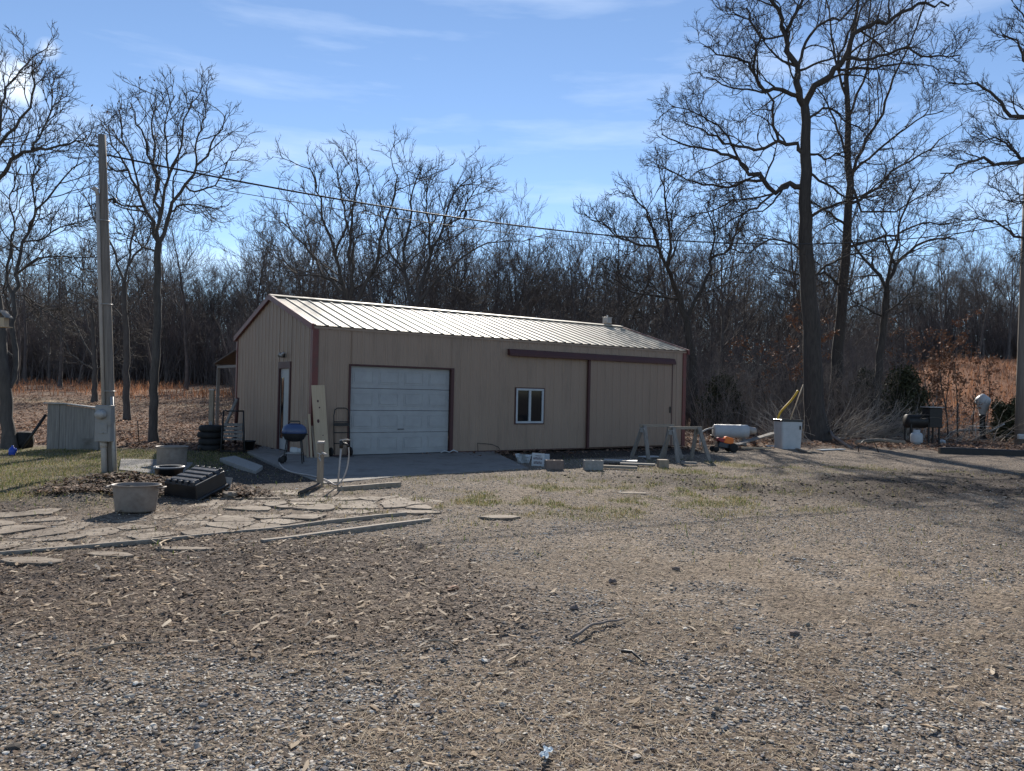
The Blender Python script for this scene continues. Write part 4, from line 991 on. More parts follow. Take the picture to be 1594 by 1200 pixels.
# undergrowth: thousands of whips and saplings between the trunks
def thicket(name, n, region, h0, h1, seed, label, mat, r=.011, sub=7):
    rs = RS(seed); x, y = region(rs, n); n = len(x); z = terrain(x, y, False); acc = Acc()
    h = rs.uniform(h0, h1, n)
    P, R = grow(np.stack([x, y, z-.1], 1), np.stack([rs.normal(0, .14, n), rs.normal(0, .14, n), np.ones(n)], 1), h, r*(1+h*.22), 6, .1, .04, rs, .3)
    V, Q = tubes(P, R, 3); acc.add(V, Q)
    st, d, L, rr = spawn(P, R, sub, rs, .12, 1, .3, .9, (.25, .5), rr=.65); P2, R2 = grow(st, d, L, np.maximum(rr, r*.6), 4, .18, .05, rs, .4)
    V, Q = tubes(P2, R2, 3); acc.add(V, Q)
    st, d, L, rr = spawn(P2, R2, 3, rs, .2, 1, .4, 1.1, (.35, .7), rr=.7); P3, R3 = grow(st, d, L, np.maximum(rr, r*.5), 3, .2, .03, rs, .5)
    V, Q = tubes(P3, R3, 3); acc.add(V, Q)
    return tag(acc.build(name, M[mat]), label, 'undergrowth', kind='stuff')
def regC(rs, n):
    u = rs.uniform(-.27, .5, n); y = rs.uniform(38, 85, n); x = u*y
    ok = outside(x, y, 2.5) & ~((u > .46) & (y > 42)); return x[ok], y[ok]
thicket('undergrowth', 6500, regC, 1.2, 6.0, 71, 'dense leafless undergrowth filling the wood behind the garage', 'thicket', .012)
def regL(rs, n):
    u = rs.uniform(-.75, -.22, n); y = rs.uniform(76, 100, n); return u*y, y
thicket('hedge_undergrowth', 3200, regL, 2., 8., 72, 'dark leafless undergrowth along the wood line beyond the left field', 'thicket', .022)
def regR(rs, n):
    u = rs.uniform(.36, .8, n); y = rs.uniform(88, 104, n); return u*y, y
thicket('slope_undergrowth', 2200, regR, 2., 7.5, 73, 'dark leafless undergrowth at the top of the orange slope', 'thicket', .022)
def regM(rs, n):
    u = rs.uniform(-.36, -.25, n); y = rs.uniform(36, 70, n); return u*y, y
thicket('fringe_undergrowth', 450, regM, 1.2, 5., 74, 'brushy fringe between the left field and the lean-to', 'thicket', .013)
def regN(rs, n):
    px = rs.uniform(1085, 1440, n); y = rs.uniform(32, 38, n); return (px-797)/FPX*y, y
thicket('wood_edge_brush', 650, regN, .8, 3.4, 75, 'tangled leafless brush at the wood edge right of the garage', 'brush', .008)

# ------------------------------------------------------------------ brush piles, cedars, saplings with dead leaves
def brush_pile(name, px0, px1, py, D, n, hmax, seed, label, lean=1):
    rs = RS(seed); acc = Acc(); a = atd(px0, py, D); b = atd(px1, py, D); z = th((a[0]+b[0])/2, D)
    t = rs.rand(n); st = np.stack([a[0]+(b[0]-a[0])*t, D+rs.normal(0, .5, n), z+rs.uniform(0, hmax*.45, n)*rs.rand(n)], 1)
    d = np.stack([lean*rs.uniform(.4, 1.3, n), rs.normal(0, .5, n), rs.uniform(-.05, .9, n)], 1)
    P, R = grow(st, d, rs.uniform(.8, 2.4, n), rs.uniform(.006, .02, n), 7, .13, -.01, rs, .3); V, Q = tubes(P, R, 3); acc.add(V, Q)
    s2, d2, L2, r2 = spawn(P, R, 4, rs, .3, 1, .3, .9, (.3, .55), rr=.7); P, R = grow(s2, d2, L2, np.maximum(r2, .004), 5, .18, 0, rs, .4); V, Q = tubes(P, R, 3); acc.add(V, Q)
    return tag(acc.build(name, M['cut']), label, 'brush', kind='stuff')
brush_pile('brush_pile', 1300, 1375, 690, 31.5, 120, 1.6, 81, 'pile of cut pale branches right of the huge oak trunk')
brush_pile('loose_brush', 1215, 1262, 690, 27.5, 45, 1.2, 82, 'dead twigs heaped between the white bin and oak trunk', -.7)
brush_pile('fallen_sticks', 1180, 1580, 690, 31, 110, .25, 83, 'dead sticks lying on the ground behind the black smoker', .5)
def cedar(px, py, D, w, h, label, seed, dens=2600, mat='needle', size=.075, shape=1.0, name='cedar_bush'):
    rs = RS(seed); b = atd(px, py, D); z = th(b[0], b[1]); o = thing(name, label, 'bush', (b[0], b[1], z))
    n = 90; t = rs.rand(n)**.8; st = np.stack([np.zeros(n), np.zeros(n), h*.08+t*h*.8], 1)
    a = rs.rand(n)*6.28; d = np.stack([np.cos(a), np.sin(a), rs.uniform(.1, .8, n)], 1); L = w*.5*(1-.75*t**1.4*shape)*rs.uniform(.6, 1.15, n)
    P, R = grow(st, d, L, np.full(n, .014), 6, .12, .05, rs, .3); V, Q = tubes(P, R, 3)
    Vt, Qt = tubes(np.array([[[0, 0, -.2], [0.02, 0, h*.4], [0, .02, h*.92]]]), np.array([[.06, .045, .01]])*h/3, 7)
    ac = Acc(); ac.add(Vt, Qt); ac.add(V, Q); ac.build('stem', M['bark'], o)
    pts = P[:, 1:].reshape(-1, 3); k = rs.randint(0, len(pts), dens//4)
    V, Q = leaf_cloud(pts[k], 7, .10*w/2, size, rs, 1.1)
    npmesh('foliage', V, Q, M[mat], smooth=False, parent=o)
    return o
cedar(1402, 672, 33.5, 3.0, 2.9, 'wide dark cedar bush behind the black smoker', 91, 7000)
cedar(1122, 672, 35, 2.4, 2.6, 'dark cedar bush just right of the garage corner', 92, 5000)
cedar(1346, 668, 38, 2.6, 3.0, 'shadowy cedar bush behind the forked tree', 93, 5000)
cedar(1566, 676, 32.5, 1.4, 1.55, 'clipped rounded evergreen shrub beside the right hand pole', 94, 6000, size=.05, shape=.2, name='evergreen_shrub')
cedar(1590, 676, 33.5, 1.3, 1.4, 'second dark evergreen shrub half hidden by the right pole', 95, 4000, size=.05, shape=.2, name='evergreen_shrub')
def sapling(px, py, D, h, label, seed, leaves=60, wd=.35, name='leafy_sapling'):
    rs = RS(seed); b = atd(px, py, D); z = th(b[0], b[1]); o = thing(name, label, 'sapling', (b[0], b[1], z))
    P, R = grow(np.array([[0, 0, -.1]]), np.array([[rs.normal(0, .05), 0, 1.]]), np.array([h]), np.array([.035]), 10, .05, .03, rs, .2); ac = Acc(); V, Q = tubes(P, R, 6); ac.add(V, Q)
    ac.build('trunk', M['bark'], o); ac = Acc()
    st, d, L, r = spawn(P, R, 14, rs, .25, 1, .5, 1.1, (wd*.7, wd), rr=.5); P2, R2 = grow(st, d, L, np.maximum(r, .007), 6, .16, .03, rs, .4); V, Q = tubes(P2, R2, 3); ac.add(V, Q)
    st, d, L, r = spawn(P2, R2, 4, rs, .2, 1, .4, 1.0, (.35, .6), rr=.6); P3, R3 = grow(st, d, L, np.maximum(r, .005), 4, .18, .02, rs, .5); V, Q = tubes(P3, R3, 3); ac.add(V, Q)
    ac.build('crown', M['bark'], o)
    pts = P3.reshape(-1, 3); k = rs.randint(0, len(pts), leaves); V, Q = leaf_cloud(pts[k], 4, .09, .075, rs)
    npmesh('leaves', V, Q, M['dead'], smooth=False, parent=o)
    return o
sapling(1445, 690, 44, 5.0, 'brown leaved sapling on the orange slope above the smoker', 208, 120)
sapling(1470, 690, 48, 6.0, 'tall thin sapling with brown leaves midway up the slope', 209, 140)
sapling(1535, 690, 42, 3.6, 'sparse sapling rising behind the white globe lamp', 210, 60)
sapling(1476, 682, 32, 3.9, 'thin sapling with rust leaves right of the black smoker', 201, 110)
sapling(1492, 680, 33, 4.6, 'tallest brown leaved sapling left of the lamp post', 202, 120)
sapling(1462, 680, 34, 3.6, 'brown leaved sapling hard behind the black smoker', 203, 90)
sapling(1512, 680, 35, 3.2, 'sparse brown leaved sapling nearest the lamp post', 204, 40)
sapling(1232, 676, 34, 5.2, 'sapling with hanging rust leaves left of the huge oak trunk', 205, 200, .45)
sapling(1196, 676, 36, 4.4, 'young tree with few rust leaves between garage corner and white bin', 206, 90, .45)
sapling(1418, 676, 36, 4.8, 'young tree with brown leaves above the wide cedar bush', 207, 60, .4)

# ------------------------------------------------------------------ poles and wires
P1b = gr(175, 735)
P1t = atd(157, 209, 13.95)
up1 = thing('utility_pole', 'leaning wooden utility pole with grey meter box on the left lawn edge', 'utility pole', (P1b[0], P1b[1], 0))
b0 = Vector((0.0, 0, -.4)); tp = Vector(P1t-P1b); tp.y = .05
def onp(z, dx=0, dy=0):
    t = z/tp.z; return (tp.x*t+dx, tp.y*t+dy, z)
mb = MB(); mb.tube([onp(-.4)]+[onp(k_*tp.z/8) for k_ in range(9)], [.080-.0016*k_ for k_ in range(10)], 16); mb.build('pole', M['pole'], up1)
mb = MB(); mb.tube([onp(1.2, -.095, -.05), onp(3.9, -.088, -.055), onp(4.95, -.08, -.055)], .034, 12); mb.tube([onp(4.95, -.08, -.055), onp(5.05, -.09, -.07), onp(5.08, -.12, -.08), onp(5.04, -.15, -.09), ], [.034, .038, .042, .038], 10)
mb.build('service_mast', M['conduit'], up1)
mb = MB(); mb.tube([onp(-.2, -.09, -.10), onp(.5, -.09, -.10), onp(.52, -.09, -.10)], .05, 12); mb.tube([onp(.45, -.09, -.10), onp(.56, -.09, -.10)], .062, 12); mb.build('conduit', M['conduit'], up1)
mb = MB(); mb.tube([onp(-.2, .075, -.085), onp(1.35, .075, -.085)], .03, 10); mb.build('side_conduit', M['galv'], up1)
mx, mz0, mz1 = -.065, .56, 1.20
mb = MB(); mb.box(mx-.15, mx+.13, -.235, -.10, mz0, mz1); mbx = mb.build('meter_box', M['grey'], up1, .008)
mb = MB(); mb.lathe([(.085, 0), (.09, .02), (.08, .03), (.08, .085), (.072, .11), (0, .115)], 20); q = mb.build('meter', M['galv'], mbx); q.location = (mx-.03, -.236, mz1-.16); q.rotation_euler = (PI/2, 0, 0)
mb = MB(); mb.obox((mx-.01, -.241, mz0+.23), (.17, .012, .16)); mb.obox((mx-.01, -.25, mz0+.155), (.05, .012, .02)); mb.build('breaker_cover', M['grey'], mbx, .003)
for zz in (1.45, 3.0, 4.5):
    mb = MB(); mb.tube([onp(zz, .1*math.cos(t), .1*math.sin(t)-.02) for t in np.linspace(0, 2*PI, 14)], .007, 5); mb.build('strap', M['galv'], up1)
mb = MB(); mb.tube([onp(4.9, .09, 0), onp(4.9, .17, -.02)], .012, 6); mb.lathe([(0, -.05), (.03, -.05), (.035, 0), (.03, .04), (0, .045)], 10, c=onp(4.88, .2, -.02)); mb.build('insulator', M['blackm'], up1)
P2b = gr(1587, 692)
up2 = thing('utility_pole', 'tall grey wooden utility pole cut by the right frame edge', 'utility pole', (P2b[0], P2b[1], 0))
mb = MB(); mb.tube([(0, 0, -.5), (.05, 0, 3), (.1, 0, 6), (.19, 0, 11.5)], [.19, .182, .175, .16], 16); mb.build('pole', M['pole'], up2)
mb = MB(); mb.tube([(.12, -.17, -.3), (.24, -.17, 7.)], .035, 8); mb.build('conduit', M['conduit'], up2)
mb = MB(); mb.obox((0.02, -.18, .42-.1), (.42, .1, .2)); mb.build('base_guard', M['whitep'], up2, .03)
def wire(name, label, A, B, sag, r, n=40, group=None):
    A, B = Vector(A), Vector(B)
    pts = [A.lerp(B, t)-Vector((0, 0, sag*4*t*(1-t))) for t in np.linspace(0, 1, n)]
    mb = MB(); mb.tube(pts, r, 6); return tag(mb.build(name, M['wire']), label, 'cable', group), pts
wA = Vector(atd(166, 241, 13.95)); wB = Vector(atd(1594, 344, 30.1)); wB = Vector((P2b[0], P2b[1], wB.z))
w1, wpts = wire('power_line', 'thick black twisted service cable spanning between both poles', wA, wB, 1.22, .017)
wire('power_line', 'thin lower cable running below the thick service cable', Vector(atd(163, 262, 13.95)), Vector((P2b[0], P2b[1]-.05, wB.z-.72)), 1.0, .007)
wire('guy_wire', 'thin wire slanting down left from the left pole top', Vector(atd(158, 226, 13.95)), (-11.4, 14.2, th(-11.4, 14.2)), .02, .006)
wire('guy_wire', 'thin wire slanting down left from the right pole through the oak', (P2b[0], P2b[1], 11.2), (16.0, 38.5, th(16., 38.5)), .02, .009)
# bird on the cable
bp = min(wpts, key=lambda p: abs(797+FPX*(Vector(p-Vector(CAM)).dot(Vector(Rv)))/(Vector(p-Vector(CAM)).dot(Vector(Fv)))-747))
mb = MB()
mb.tube([(-.13, 0, -.01), (-.07, 0, .03), (-.02, 0, .06), (.03, 0, .095), (.055, 0, .125), (.075, 0, .145), (.085, 0, .14), (.11, 0, .135)], [.006, .014, .035, .04, .03, .026, .014, .003], 10)
mb.tube([(.0, .012, .03), (.005, .014, -.005)], .004, 5); mb.tube([(.0, -.012, .03), (.005, -.014, -.005)], .004, 5)
bd = mb.build('bird', M['bird']); bd.location = bp+Vector((0, 0, .02)); bd.rotation_euler = (0, -.55, .9); tag(bd, 'small dark bird perched on the thick service cable', 'bird')

# ------------------------------------------------------------------ left yard things
a = gr(72, 699); b = gr(174, 699)
sh = thing('low_shed', 'low grey board and tin shed behind the left utility pole', 'shed', (a[0], a[1], th(a[0], a[1])))
Ls = b[0]-a[0]; hs0, hs1 = 1.07, .97
mb = MB(); nb = 9
mb.prism([(3*Ls/nb+.006, 0), (Ls, 0), (Ls, hs1-.02), (3*Ls/nb+.006, hs0-.03)], -.006, .02, 'y')
for k_ in range(3):
    x0 = k_*Ls/nb; t = k_/nb; mb.box(x0+.004, x0+Ls/nb-.004, -.012*(k_ % 2), .02, 0, hs0-(.0 if k_ < 3 else .03+.1*t))
mb.build('front_wall', M['greywood'], sh)
MB().box(.0, .03, .03, .33, 0, 1.03).build('side_wall', M['greywood'], sh); MB().box(Ls-.03, Ls, .03, .33, 0, .93).build('side_wall', M['greywood'], sh)
mb = MB(); mb.add([(-.05, -.08, 1.08), (Ls*.32, -.08, 1.08), (Ls+.05, -.08, .97), (Ls+.05, .4, .95), (-.05, .4, 1.06), (-.05, -.08, 1.105), (Ls*.32, -.08, 1.105), (Ls+.05, -.08, .995), (Ls+.05, .4, .975), (-.05, .4, 1.085)],
                  [(0, 4, 3, 2, 1), (5, 6, 7, 8, 9), (0, 1, 6, 5), (1, 2, 7, 6), (2, 3, 8, 7), (3, 4, 9, 8), (4, 0, 5, 9)]); mb.build('tin_lid', M['galv'], sh)
mb = MB(); mb.obox((Ls*.78, -.035, .14), (.42, .02, .27)); mb.build('patch_board', M['concrete'], sh)
def stick(name, label, cat, p0, p1, r, mat, n=8, mid=None, group=None):
    pts = [Vector(p0)]+([Vector(m_) for m_ in mid] if mid else [])+[Vector(p1)]; o = pts[0].copy()
    mb = MB(); mb.tube([p-o for p in pts], r, n); ob = mb.build(name, M[mat]); ob.location = o; return tag(ob, label, cat, group)
stick('leaning_pole', 'dark pole leaning on the left end of the low shed', 'pole', gr(34, 699), Vector(atd(72, 645, 18.5)), .035, 'blackm')
c = gr(38, 697); mb = MB(); rs = RS(5)
mb.lathe([(0, 0), (.17, 0), (.2, .12), (.19, .36), (.16, .38), (0, .38)], 14); ob = mb.build('old_can', M['rubber']); ob.location = (c[0], c[1], 0); tag(ob, 'black can standing at the foot of the leaning pole', 'can')
c = gr(19, 709); mb = MB(); mb.lathe([(0, 0), (.055, .0), (.07, .03), (.072, .12), (.05, .16), (.022, .18), (.022, .21), (0, .21)], 14)
mb.tube([(.05, 0, .16), (.085, 0, .15), (.09, 0, .1), (.07, 0, .07)], .009, 6); ob = mb.build('jug', M['bluep']); ob.location = (c[0], c[1], th(c[0], c[1])); tag(ob, 'small bright blue jug on the grass by the left tree', 'jug')
# bird feeder at the left edge
c = atd(3, 500, 15.5); bf = thing('birdhouse', 'small yellowish birdhouse at the far left picture edge', 'birdhouse', (c[0], c[1], c[2]-.1))
mb = MB(); mb.box(-.09, .09, -.08, .08, 0, .17); mb.build('box', M['ply'], bf, .003)
mb = MB(); mb.prism([(-.15, .16), (0, .30), (.15, .16), (.15, .18), (0, .325), (-.15, .18)], -.12, .12, 'y'); mb.build('roof', M['greywood'], bf)
mb = MB(); mb.box(-.14, .14, -.13, .13, -.02, -.002); mb.build('tray', M['ply'], bf)
mb = MB(); mb.tube([(-.1, 0, .0), (-.1, 0, -c[2]+.1-.3)], .02, 6); mb.build('pole', M['blackm'], bf)

def tub(px, py, w, d, h, label, name, rot=0, fl=.82, handles=True, fill=True):
    c = gr(px, py); o = thing(name, label, 'tub', (c[0], c[1]+d*.42, th(c[0], c[1]+d*.4)+.005), rot)
    s = d/w; mb = MB(); R = w/2
    mb.lathe([(0, .015), (R*fl, .0), (R*fl+.004, .02), (R*.93, h*.80), (R*.95, h*.9), (R*.985, h*.96), (R*1.03, h*.985), (R*1.03, h), (R*.97, h), (R*.93, h*.93), (R*.9, h*.75), (R*.8, .08)], 36, 1, s)
    mb.build('shell', M['tub'], o)
    if fill:
        mb = MB(); rs = RS(int(px)); n = 14; v = [(0, 0, h*.84)]
        for r in (.4, .9):
            for k_ in range(n): t = 2*PI*k_/n; v.append((R*r*math.cos(t), R*s*r*math.sin(t), h*.82+rs.uniform(-.02, .03)))
        mb.add(v, [(0, 1+k_, 1+(k_+1) % n) for k_ in range(n)]+[(1+k_, 1+n+k_, 1+n+(k_+1) % n, 1+(k_+1) % n) for k_ in range(n)], True); mb.build('soil', M['soilm'], o)
    if handles:
        for sg in (-1, 1):
            mb = MB(); mb.tube([(sg*R*.96, -.07, h*.9), (sg*(R+.05), -.06, h*.9), (sg*(R+.06), 0, h*.9), (sg*(R+.05), .06, h*.9), (sg*R*.96, .07, h*.9)], .011, 7); mb.build('handle', M['tub'], o)
    return o
tub(200, 800, .58, .42, .33, 'oval dull metal tub of soil standing on the flagstones', 'planter_tub', .05)
tub(259, 727, .60, .55, .40, 'round dull metal tub behind the black ribbed tote', 'wash_tub', 0, .9, False, False)
# bin between
c = gr(256, 757); bn = thing('black_bin', 'black tapered bin standing between round tub and tote', 'bin', (c[0], c[1]+.15, .0), .1)
mb = MB(); mb.lathe([(0, 0), (.17, 0), (.21, .25), (.225, .26), (.225, .285), (.2, .285), (.16, .05), (0, .05)], 24); mb.build('body', M['black'], bn)
mb = MB(); mb.lathe([(.221, .28), (.232, .285), (.232, .30), (.205, .30)], 24); mb.build('rim', M['galv'], bn)
# ribbed tote, upside down and tipped
c = gr(284, 780); tt = thing('storage_tote', 'upturned black ribbed plastic storage tote on the leaf heap', 'tote', (c[0]+.02, c[1]+.42, th(c[0], c[1]+.3)+.02), .18)
tt.rotation_euler = (.24, .05, -.30)
mb = MB(); W_, D_, H_ = .50, .60, .25
mb.obox((0, 0, H_/2), (W_+.06, D_+.06, H_), taper=.93); mb.obox((0, 0, .03), (W_+.10, D_+.10, .05)); mb.build('body', M['black'], tt, .012)
for k_ in range(4):
    for e_ in (0,):
        mb = MB(); y = -.21+k_*.14
        mb.obox((0, y, H_+.018), (W_-.04, .10, .04), taper=.9)
        mb.build('rib', M['black_sheen'], tt, .01)
for k_ in range(5):
    for s in (-1, 1):
        mb = MB(); mb.obox((-.2+k_*.1, s*(D_/2-.01), H_+.005), (.06, .05, .07), taper=.85); mb.build('lug', M['black_sheen'], tt, .01)
# leaning slab and rocks
c = gr(343, 772); mb = MB(); mb.obox((0, 0, .1), (.2, .03, .22), (-.5, .12, .1)); ob = mb.build('paving_slab', M['block'], bevel=.006); ob.location = (c[0], c[1]+.12, th(c[0], c[1])+.02); tag(ob, 'grey square slab propped against the heap beside the tote', 'slab')
def rock(px, py, s, label, seed, mat='block', name='rock', grp=None, zs=.6):
    rs = RS(seed); bm = bmesh.new(); bmesh.ops.create_icosphere(bm, subdivisions=2, radius=s/2)
    ph = rs.rand(6)*6
    for v in bm.verts:
        k = 1+.16*math.sin(v.co.x*9/s+ph[0])+.14*math.sin(v.co.y*8/s+ph[1])+.12*math.sin(v.co.z*11/s+ph[2])+rs.normal(0, .04); v.co = Vector((v.co.x*k*1.15, v.co.y*k*.85, v.co.z*k*zs))
    me = bpy.data.meshes.new(name); bm.to_mesh(me); bm.free(); me.materials.append(M[mat]); o = bpy.data.objects.new(name, me); COL.objects.link(o)
    c = gr(px, py); o.location = (c[0], c[1], th(c[0], c[1])+s*zs*.3); o.rotation_euler[2] = ph[3]; return tag(o, label, 'rock', grp)
rock(358, 776, .2, 'dark angular rock in front of the leaning slab', 1, 'flag')
rock(336, 748, .2, 'grey rock at the right corner of the tote', 2)
rock(170, 752, .34, 'flat buff rock on the heap behind the oval tub', 3, 'flag', zs=.35)
rock(226, 757, .26, 'pale rock on the heap between tub and bin', 4, 'flag', zs=.4)
rock(893, 948, .07, 'brown rock on the gravel left of the long stick', 5, 'brick')
rock(1052, 886, .065, 'brown clod on the gravel right of the long stick', 6, 'brick')
rock(954, 905, .075, 'dark clod on the gravel above the long stick', 7, 'brick')
rock(1236, 986, .06, 'dark rock on the gravel right of centre', 8, 'brick')
rock(705, 917, .09, 'reddish leaf clump on the gravel left of centre', 9, 'dead', zs=.4)
rock(1466, 690, .3, 'white rock on the ground right of the black smoker', 10, 'whitep')
# concrete step
stp = [tuple(gr(*p)[:2]) for p in ((342, 716), (366, 712), (409, 728), (398, 737))]
mb = MB(); mb.prism(stp, -.1, .045); tag(mb.build('concrete_step', M['block'], bevel=.015), 'low loose concrete step on bare soil by the left slab', 'step')
# tyres
for k_ in range(4):
    c = gr(321, 700)
    lab = ['bottom tyre of the stack behind the garden swing', 'second tyre from the bottom of the stack', 'third tyre from the bottom of the stack', 'topmost tyre of the stack behind the garden swing'][k_]
    mb = MB(); prof = [(.18, .02), (.24, .0), (.29, .01), (.31, .04), (.315, .08), (.31, .12), (.29, .15), (.24, .16), (.18, .14), (.175, .08), (.18, .02)]
    mb.lathe(prof, 30); ob = mb.build('tyre', M['rubber']); ob.location = (c[0]+.02*math.sin(k_*2.3), c[1]+.3, th(c[0], c[1])+k_*.162); tag(ob, lab, 'tyre', 'stacked black tyres')
# upright post and its braces
c = gr(328, 692); ps = thing('braced_post', 'upright weathered post with thin metal brace in front of tyres', 'post', (c[0], c[1], 0))
mb = MB(); mb.box(-.06, .06, -.05, .05, -.1, 1.46); mb.build('post', M['wood'], ps, .006)
mb = MB(); mb.tube([(.0, -.05, .62), (-.14, -.1, 0)], .016, 6); mb.tube([(0.02, -.05, .62), (.16, -.12, 0)], .016, 6); mb.build('brace', M['galv'], ps)
mb = MB(); mb.box(-.07, .07, -.06, .06, 1.462, 1.50); mb.build('cap', M['conduit'], ps)
# garden swing
c = gr(362, 702); sw = thing('garden_swing', 'rusty framed garden swing bench by the garage back corner', 'swing', (c[0], c[1], 0), .35)
fw, fh, fd = .62, .98, .42
mb = MB()
for s in (-1, 1):
    mb.tube([(s*(fw/2-.04)-.0, -fd, 0), (s*fw/2-.08*s, 0, fh), (s*(fw/2-.04), fd, 0)], .018, 7)
mb.tube([(-fw/2+.08, 0, fh), (fw/2-.08, 0, fh)], .018, 7); mb.tube([(-fw/2+.04, -fd, .03), (fw/2-.04, -fd, .03)], .015, 6)
mb.build('frame', M['blackm'], sw)
st_ = MB()
for k_ in range(5): st_.box(-.22, .22, -.2+k_*.085, -.2+k_*.085+.065, .28, .30)
seat = st_.build('seat', M['greywood'], sw)
bk = MB()
for k_ in range(4): bk.obox((0, .2+.03*k_, .36+k_*.09), (.44, .018, .07), (-.3, 0, 0))
bk.build('backrest', M['greywood'], sw)
for s in (-1, 1):
    mb = MB(); mb.tube([(s*.23, .24, .5), (s*.235, .0, .47), (s*.235, -.2, .44), (s*.23, -.22, .27), (s*.22, .2, .26)], .014, 6); mb.build('armrest', M['blackm'], sw)
    mb = MB(); mb.tube([(s*.22, .05, .47), (s*.22, 0, fh)], .006, 5); mb.build('hanger', M['blackm'], sw)
stick('leaning_plank', 'long grey plank leaning up against the garage back corner', 'plank', gr(336, 696), Vector(atd(369, 621, 20.3)), .045, 'greywood', 4)
stick('leaning_plank', 'dark narrow plank standing against the garage back corner', 'plank', gr(366, 690), Vector(atd(370, 620, 20.6)), .05, 'trim_dark', 4)
c = gr(387, 701); mb = MB(); mb.lathe([(0, 0), (.1, 0), (.14, .2), (.155, .2), (.155, .23), (.13, .23), (.09, .03), (0, .03)], 20); ob = mb.build('plant_pot', M['black']); ob.location = (c[0], c[1]+.05, .012); tag(ob, 'empty black plant pot on the slab edge by the swing', 'pot')

# ------------------------------------------------------------------ things by the door
c = gr(455, 722); gl = thing('kettle_grill', 'blue lidded barbecue grill on a black stand by side door', 'grill', (c[0], c[1]+.1, .012), .15)
def ovo(prof, n=28, sx=1, sy=.72, c=(0, 0, 0)): return MB().lathe(prof, n, sx, sy, c)
R = .25
ovo([(R, .62), (R+.008, .64), (R-.002, .70), (R-.03, .76), (R-.08, .80), (.1, .825), (0, .83)]).build('lid', M['blue'], gl)
ovo([(0, .44), (.12, .45), (.19, .49), (R-.015, .56), (R, .618)]).build('bowl', M['blackm'], gl)
mb = MB(); mb.tube([(-.11, -.05, .80), (-.11, -.05, .865), (.11, -.05, .865), (.11, -.05, .80)], .014, 7); mb.obox((0, -.05, .872), (.2, .04, .03)); mb.build('handle', M['black'], gl)
for s in (-1, 1):
    mb = MB(); mb.tube([(s*R, 0, .60), (s*(R+.035), -.03, .60), (s*(R+.035), .03, .60), (s*R, .01, .60)], .01, 6); mb.build('side_handle', M['black'], gl)
for i_, (sx_, sy_) in enumerate(((-1, -1), (1, -1), (-1, 1), (1, 1))):
    mb = MB(); mb.tube([(sx_*.14, sy_*.10, .50), (sx_*.19, sy_*.16, .0)], .012, 7); mb.build('leg', M['blackm'], gl)
for s in (-1, 1):
    mb = MB(); mb.lathe([(0, -.012), (.065, -.012), (.07, 0), (.065, .012), (0, .012)], 18); q = mb.build('wheel', M['rubber'], gl); q.location = (-.225, s*.17, .07); q.rotation_euler = (PI/2, 0, 0)
mb = MB()
for k_ in range(5): mb.tube([(-.165, -.12+k_*.06, .2), (.165, -.12+k_*.06, .2)], .005, 5)
mb.tube([(-.165, -.13, .2), (.165, -.13, .2), (.165, .13, .2), (-.165, .13, .2), (-.165, -.13, .2)], .007, 5); mb.build('rack', M['galv'], gl)
c2 = bw(0, 0)
ob = MB().obox((0, 0, .0), (.16, .13, .12), (0, .1, .3)).obox((.1, .02, -.01), (.1, .1, .1), (0, 0, .8)).build('plastic_bag', M['whitep'], bevel=.03); ob.location = (gl.location.x, gl.location.y, .28); tag(ob, 'crumpled whitish bag lying on the lower grill rack', 'bag')
def onwall(x, y, z): p = bw(x, y); return (p[0], p[1], z)
def lean_board(label, x0, w, h, t, y0, y1, mat, name='leaning_board', tilt=0, knots=0):
    p = bw(x0, y0); o = thing(name, label, 'board', (p[0], p[1], .012), YAW)
    ang = math.atan2(y1-y0, h); ob = MB().obox((0, 0, h/2), (w, t, h)).build('board', M[mat], o, .003); ob.rotation_euler = (-ang, tilt, 0)
    rs = RS(8)
    if knots:
        for (kx, kz, r, el) in ((-.03, h-.37, .022, 1.4), (.0, h-.52, .017, 1.2), (-.05, h-.83, .03, 1.5), (.04, .5, .014, 1)):
            mb = MB(); n = 12; mb.add([(kx+r*math.cos(2*PI*k_/n), -t/2-.0015, kz+r*el*math.sin(2*PI*k_/n)) for k_ in range(n)], [tuple(range(n))]); q = mb.build('knot', M['trim_dark'], ob)
    else: single_board(o, ob)
    return o
def single_board(o, ob):
    ob.parent = None; ob.location = o.location; ob.rotation_euler = (Matrix.Rotation(YAW, 4, 'Z') @ ob.rotation_euler.to_matrix().to_4x4()).to_euler(); nm = o.name
    for k_ in o.keys(): ob[k_] = o[k_]
    bpy.data.objects.remove(o); ob.name = nm
lean_board('wide pale knotty board leaning against the garage front corner', .16, .31, 1.66, .03, -.30, -.05, 'ply', tilt=-.035, knots=1)
lean_board('narrow pale strip of wood standing left of the wide knotty board', -.10, .045, 1.0, .03, -.30, -.08, 'ply')
lean_board('slightly shorter wooden strip left of the wide knotty board', -.17, .05, .88, .03, -.26, -.08, 'wood')
lean_board('low offcut leaning at the foot of the wide knotty board', -.03, .05, .75, .03, -.36, -.1, 'wood')
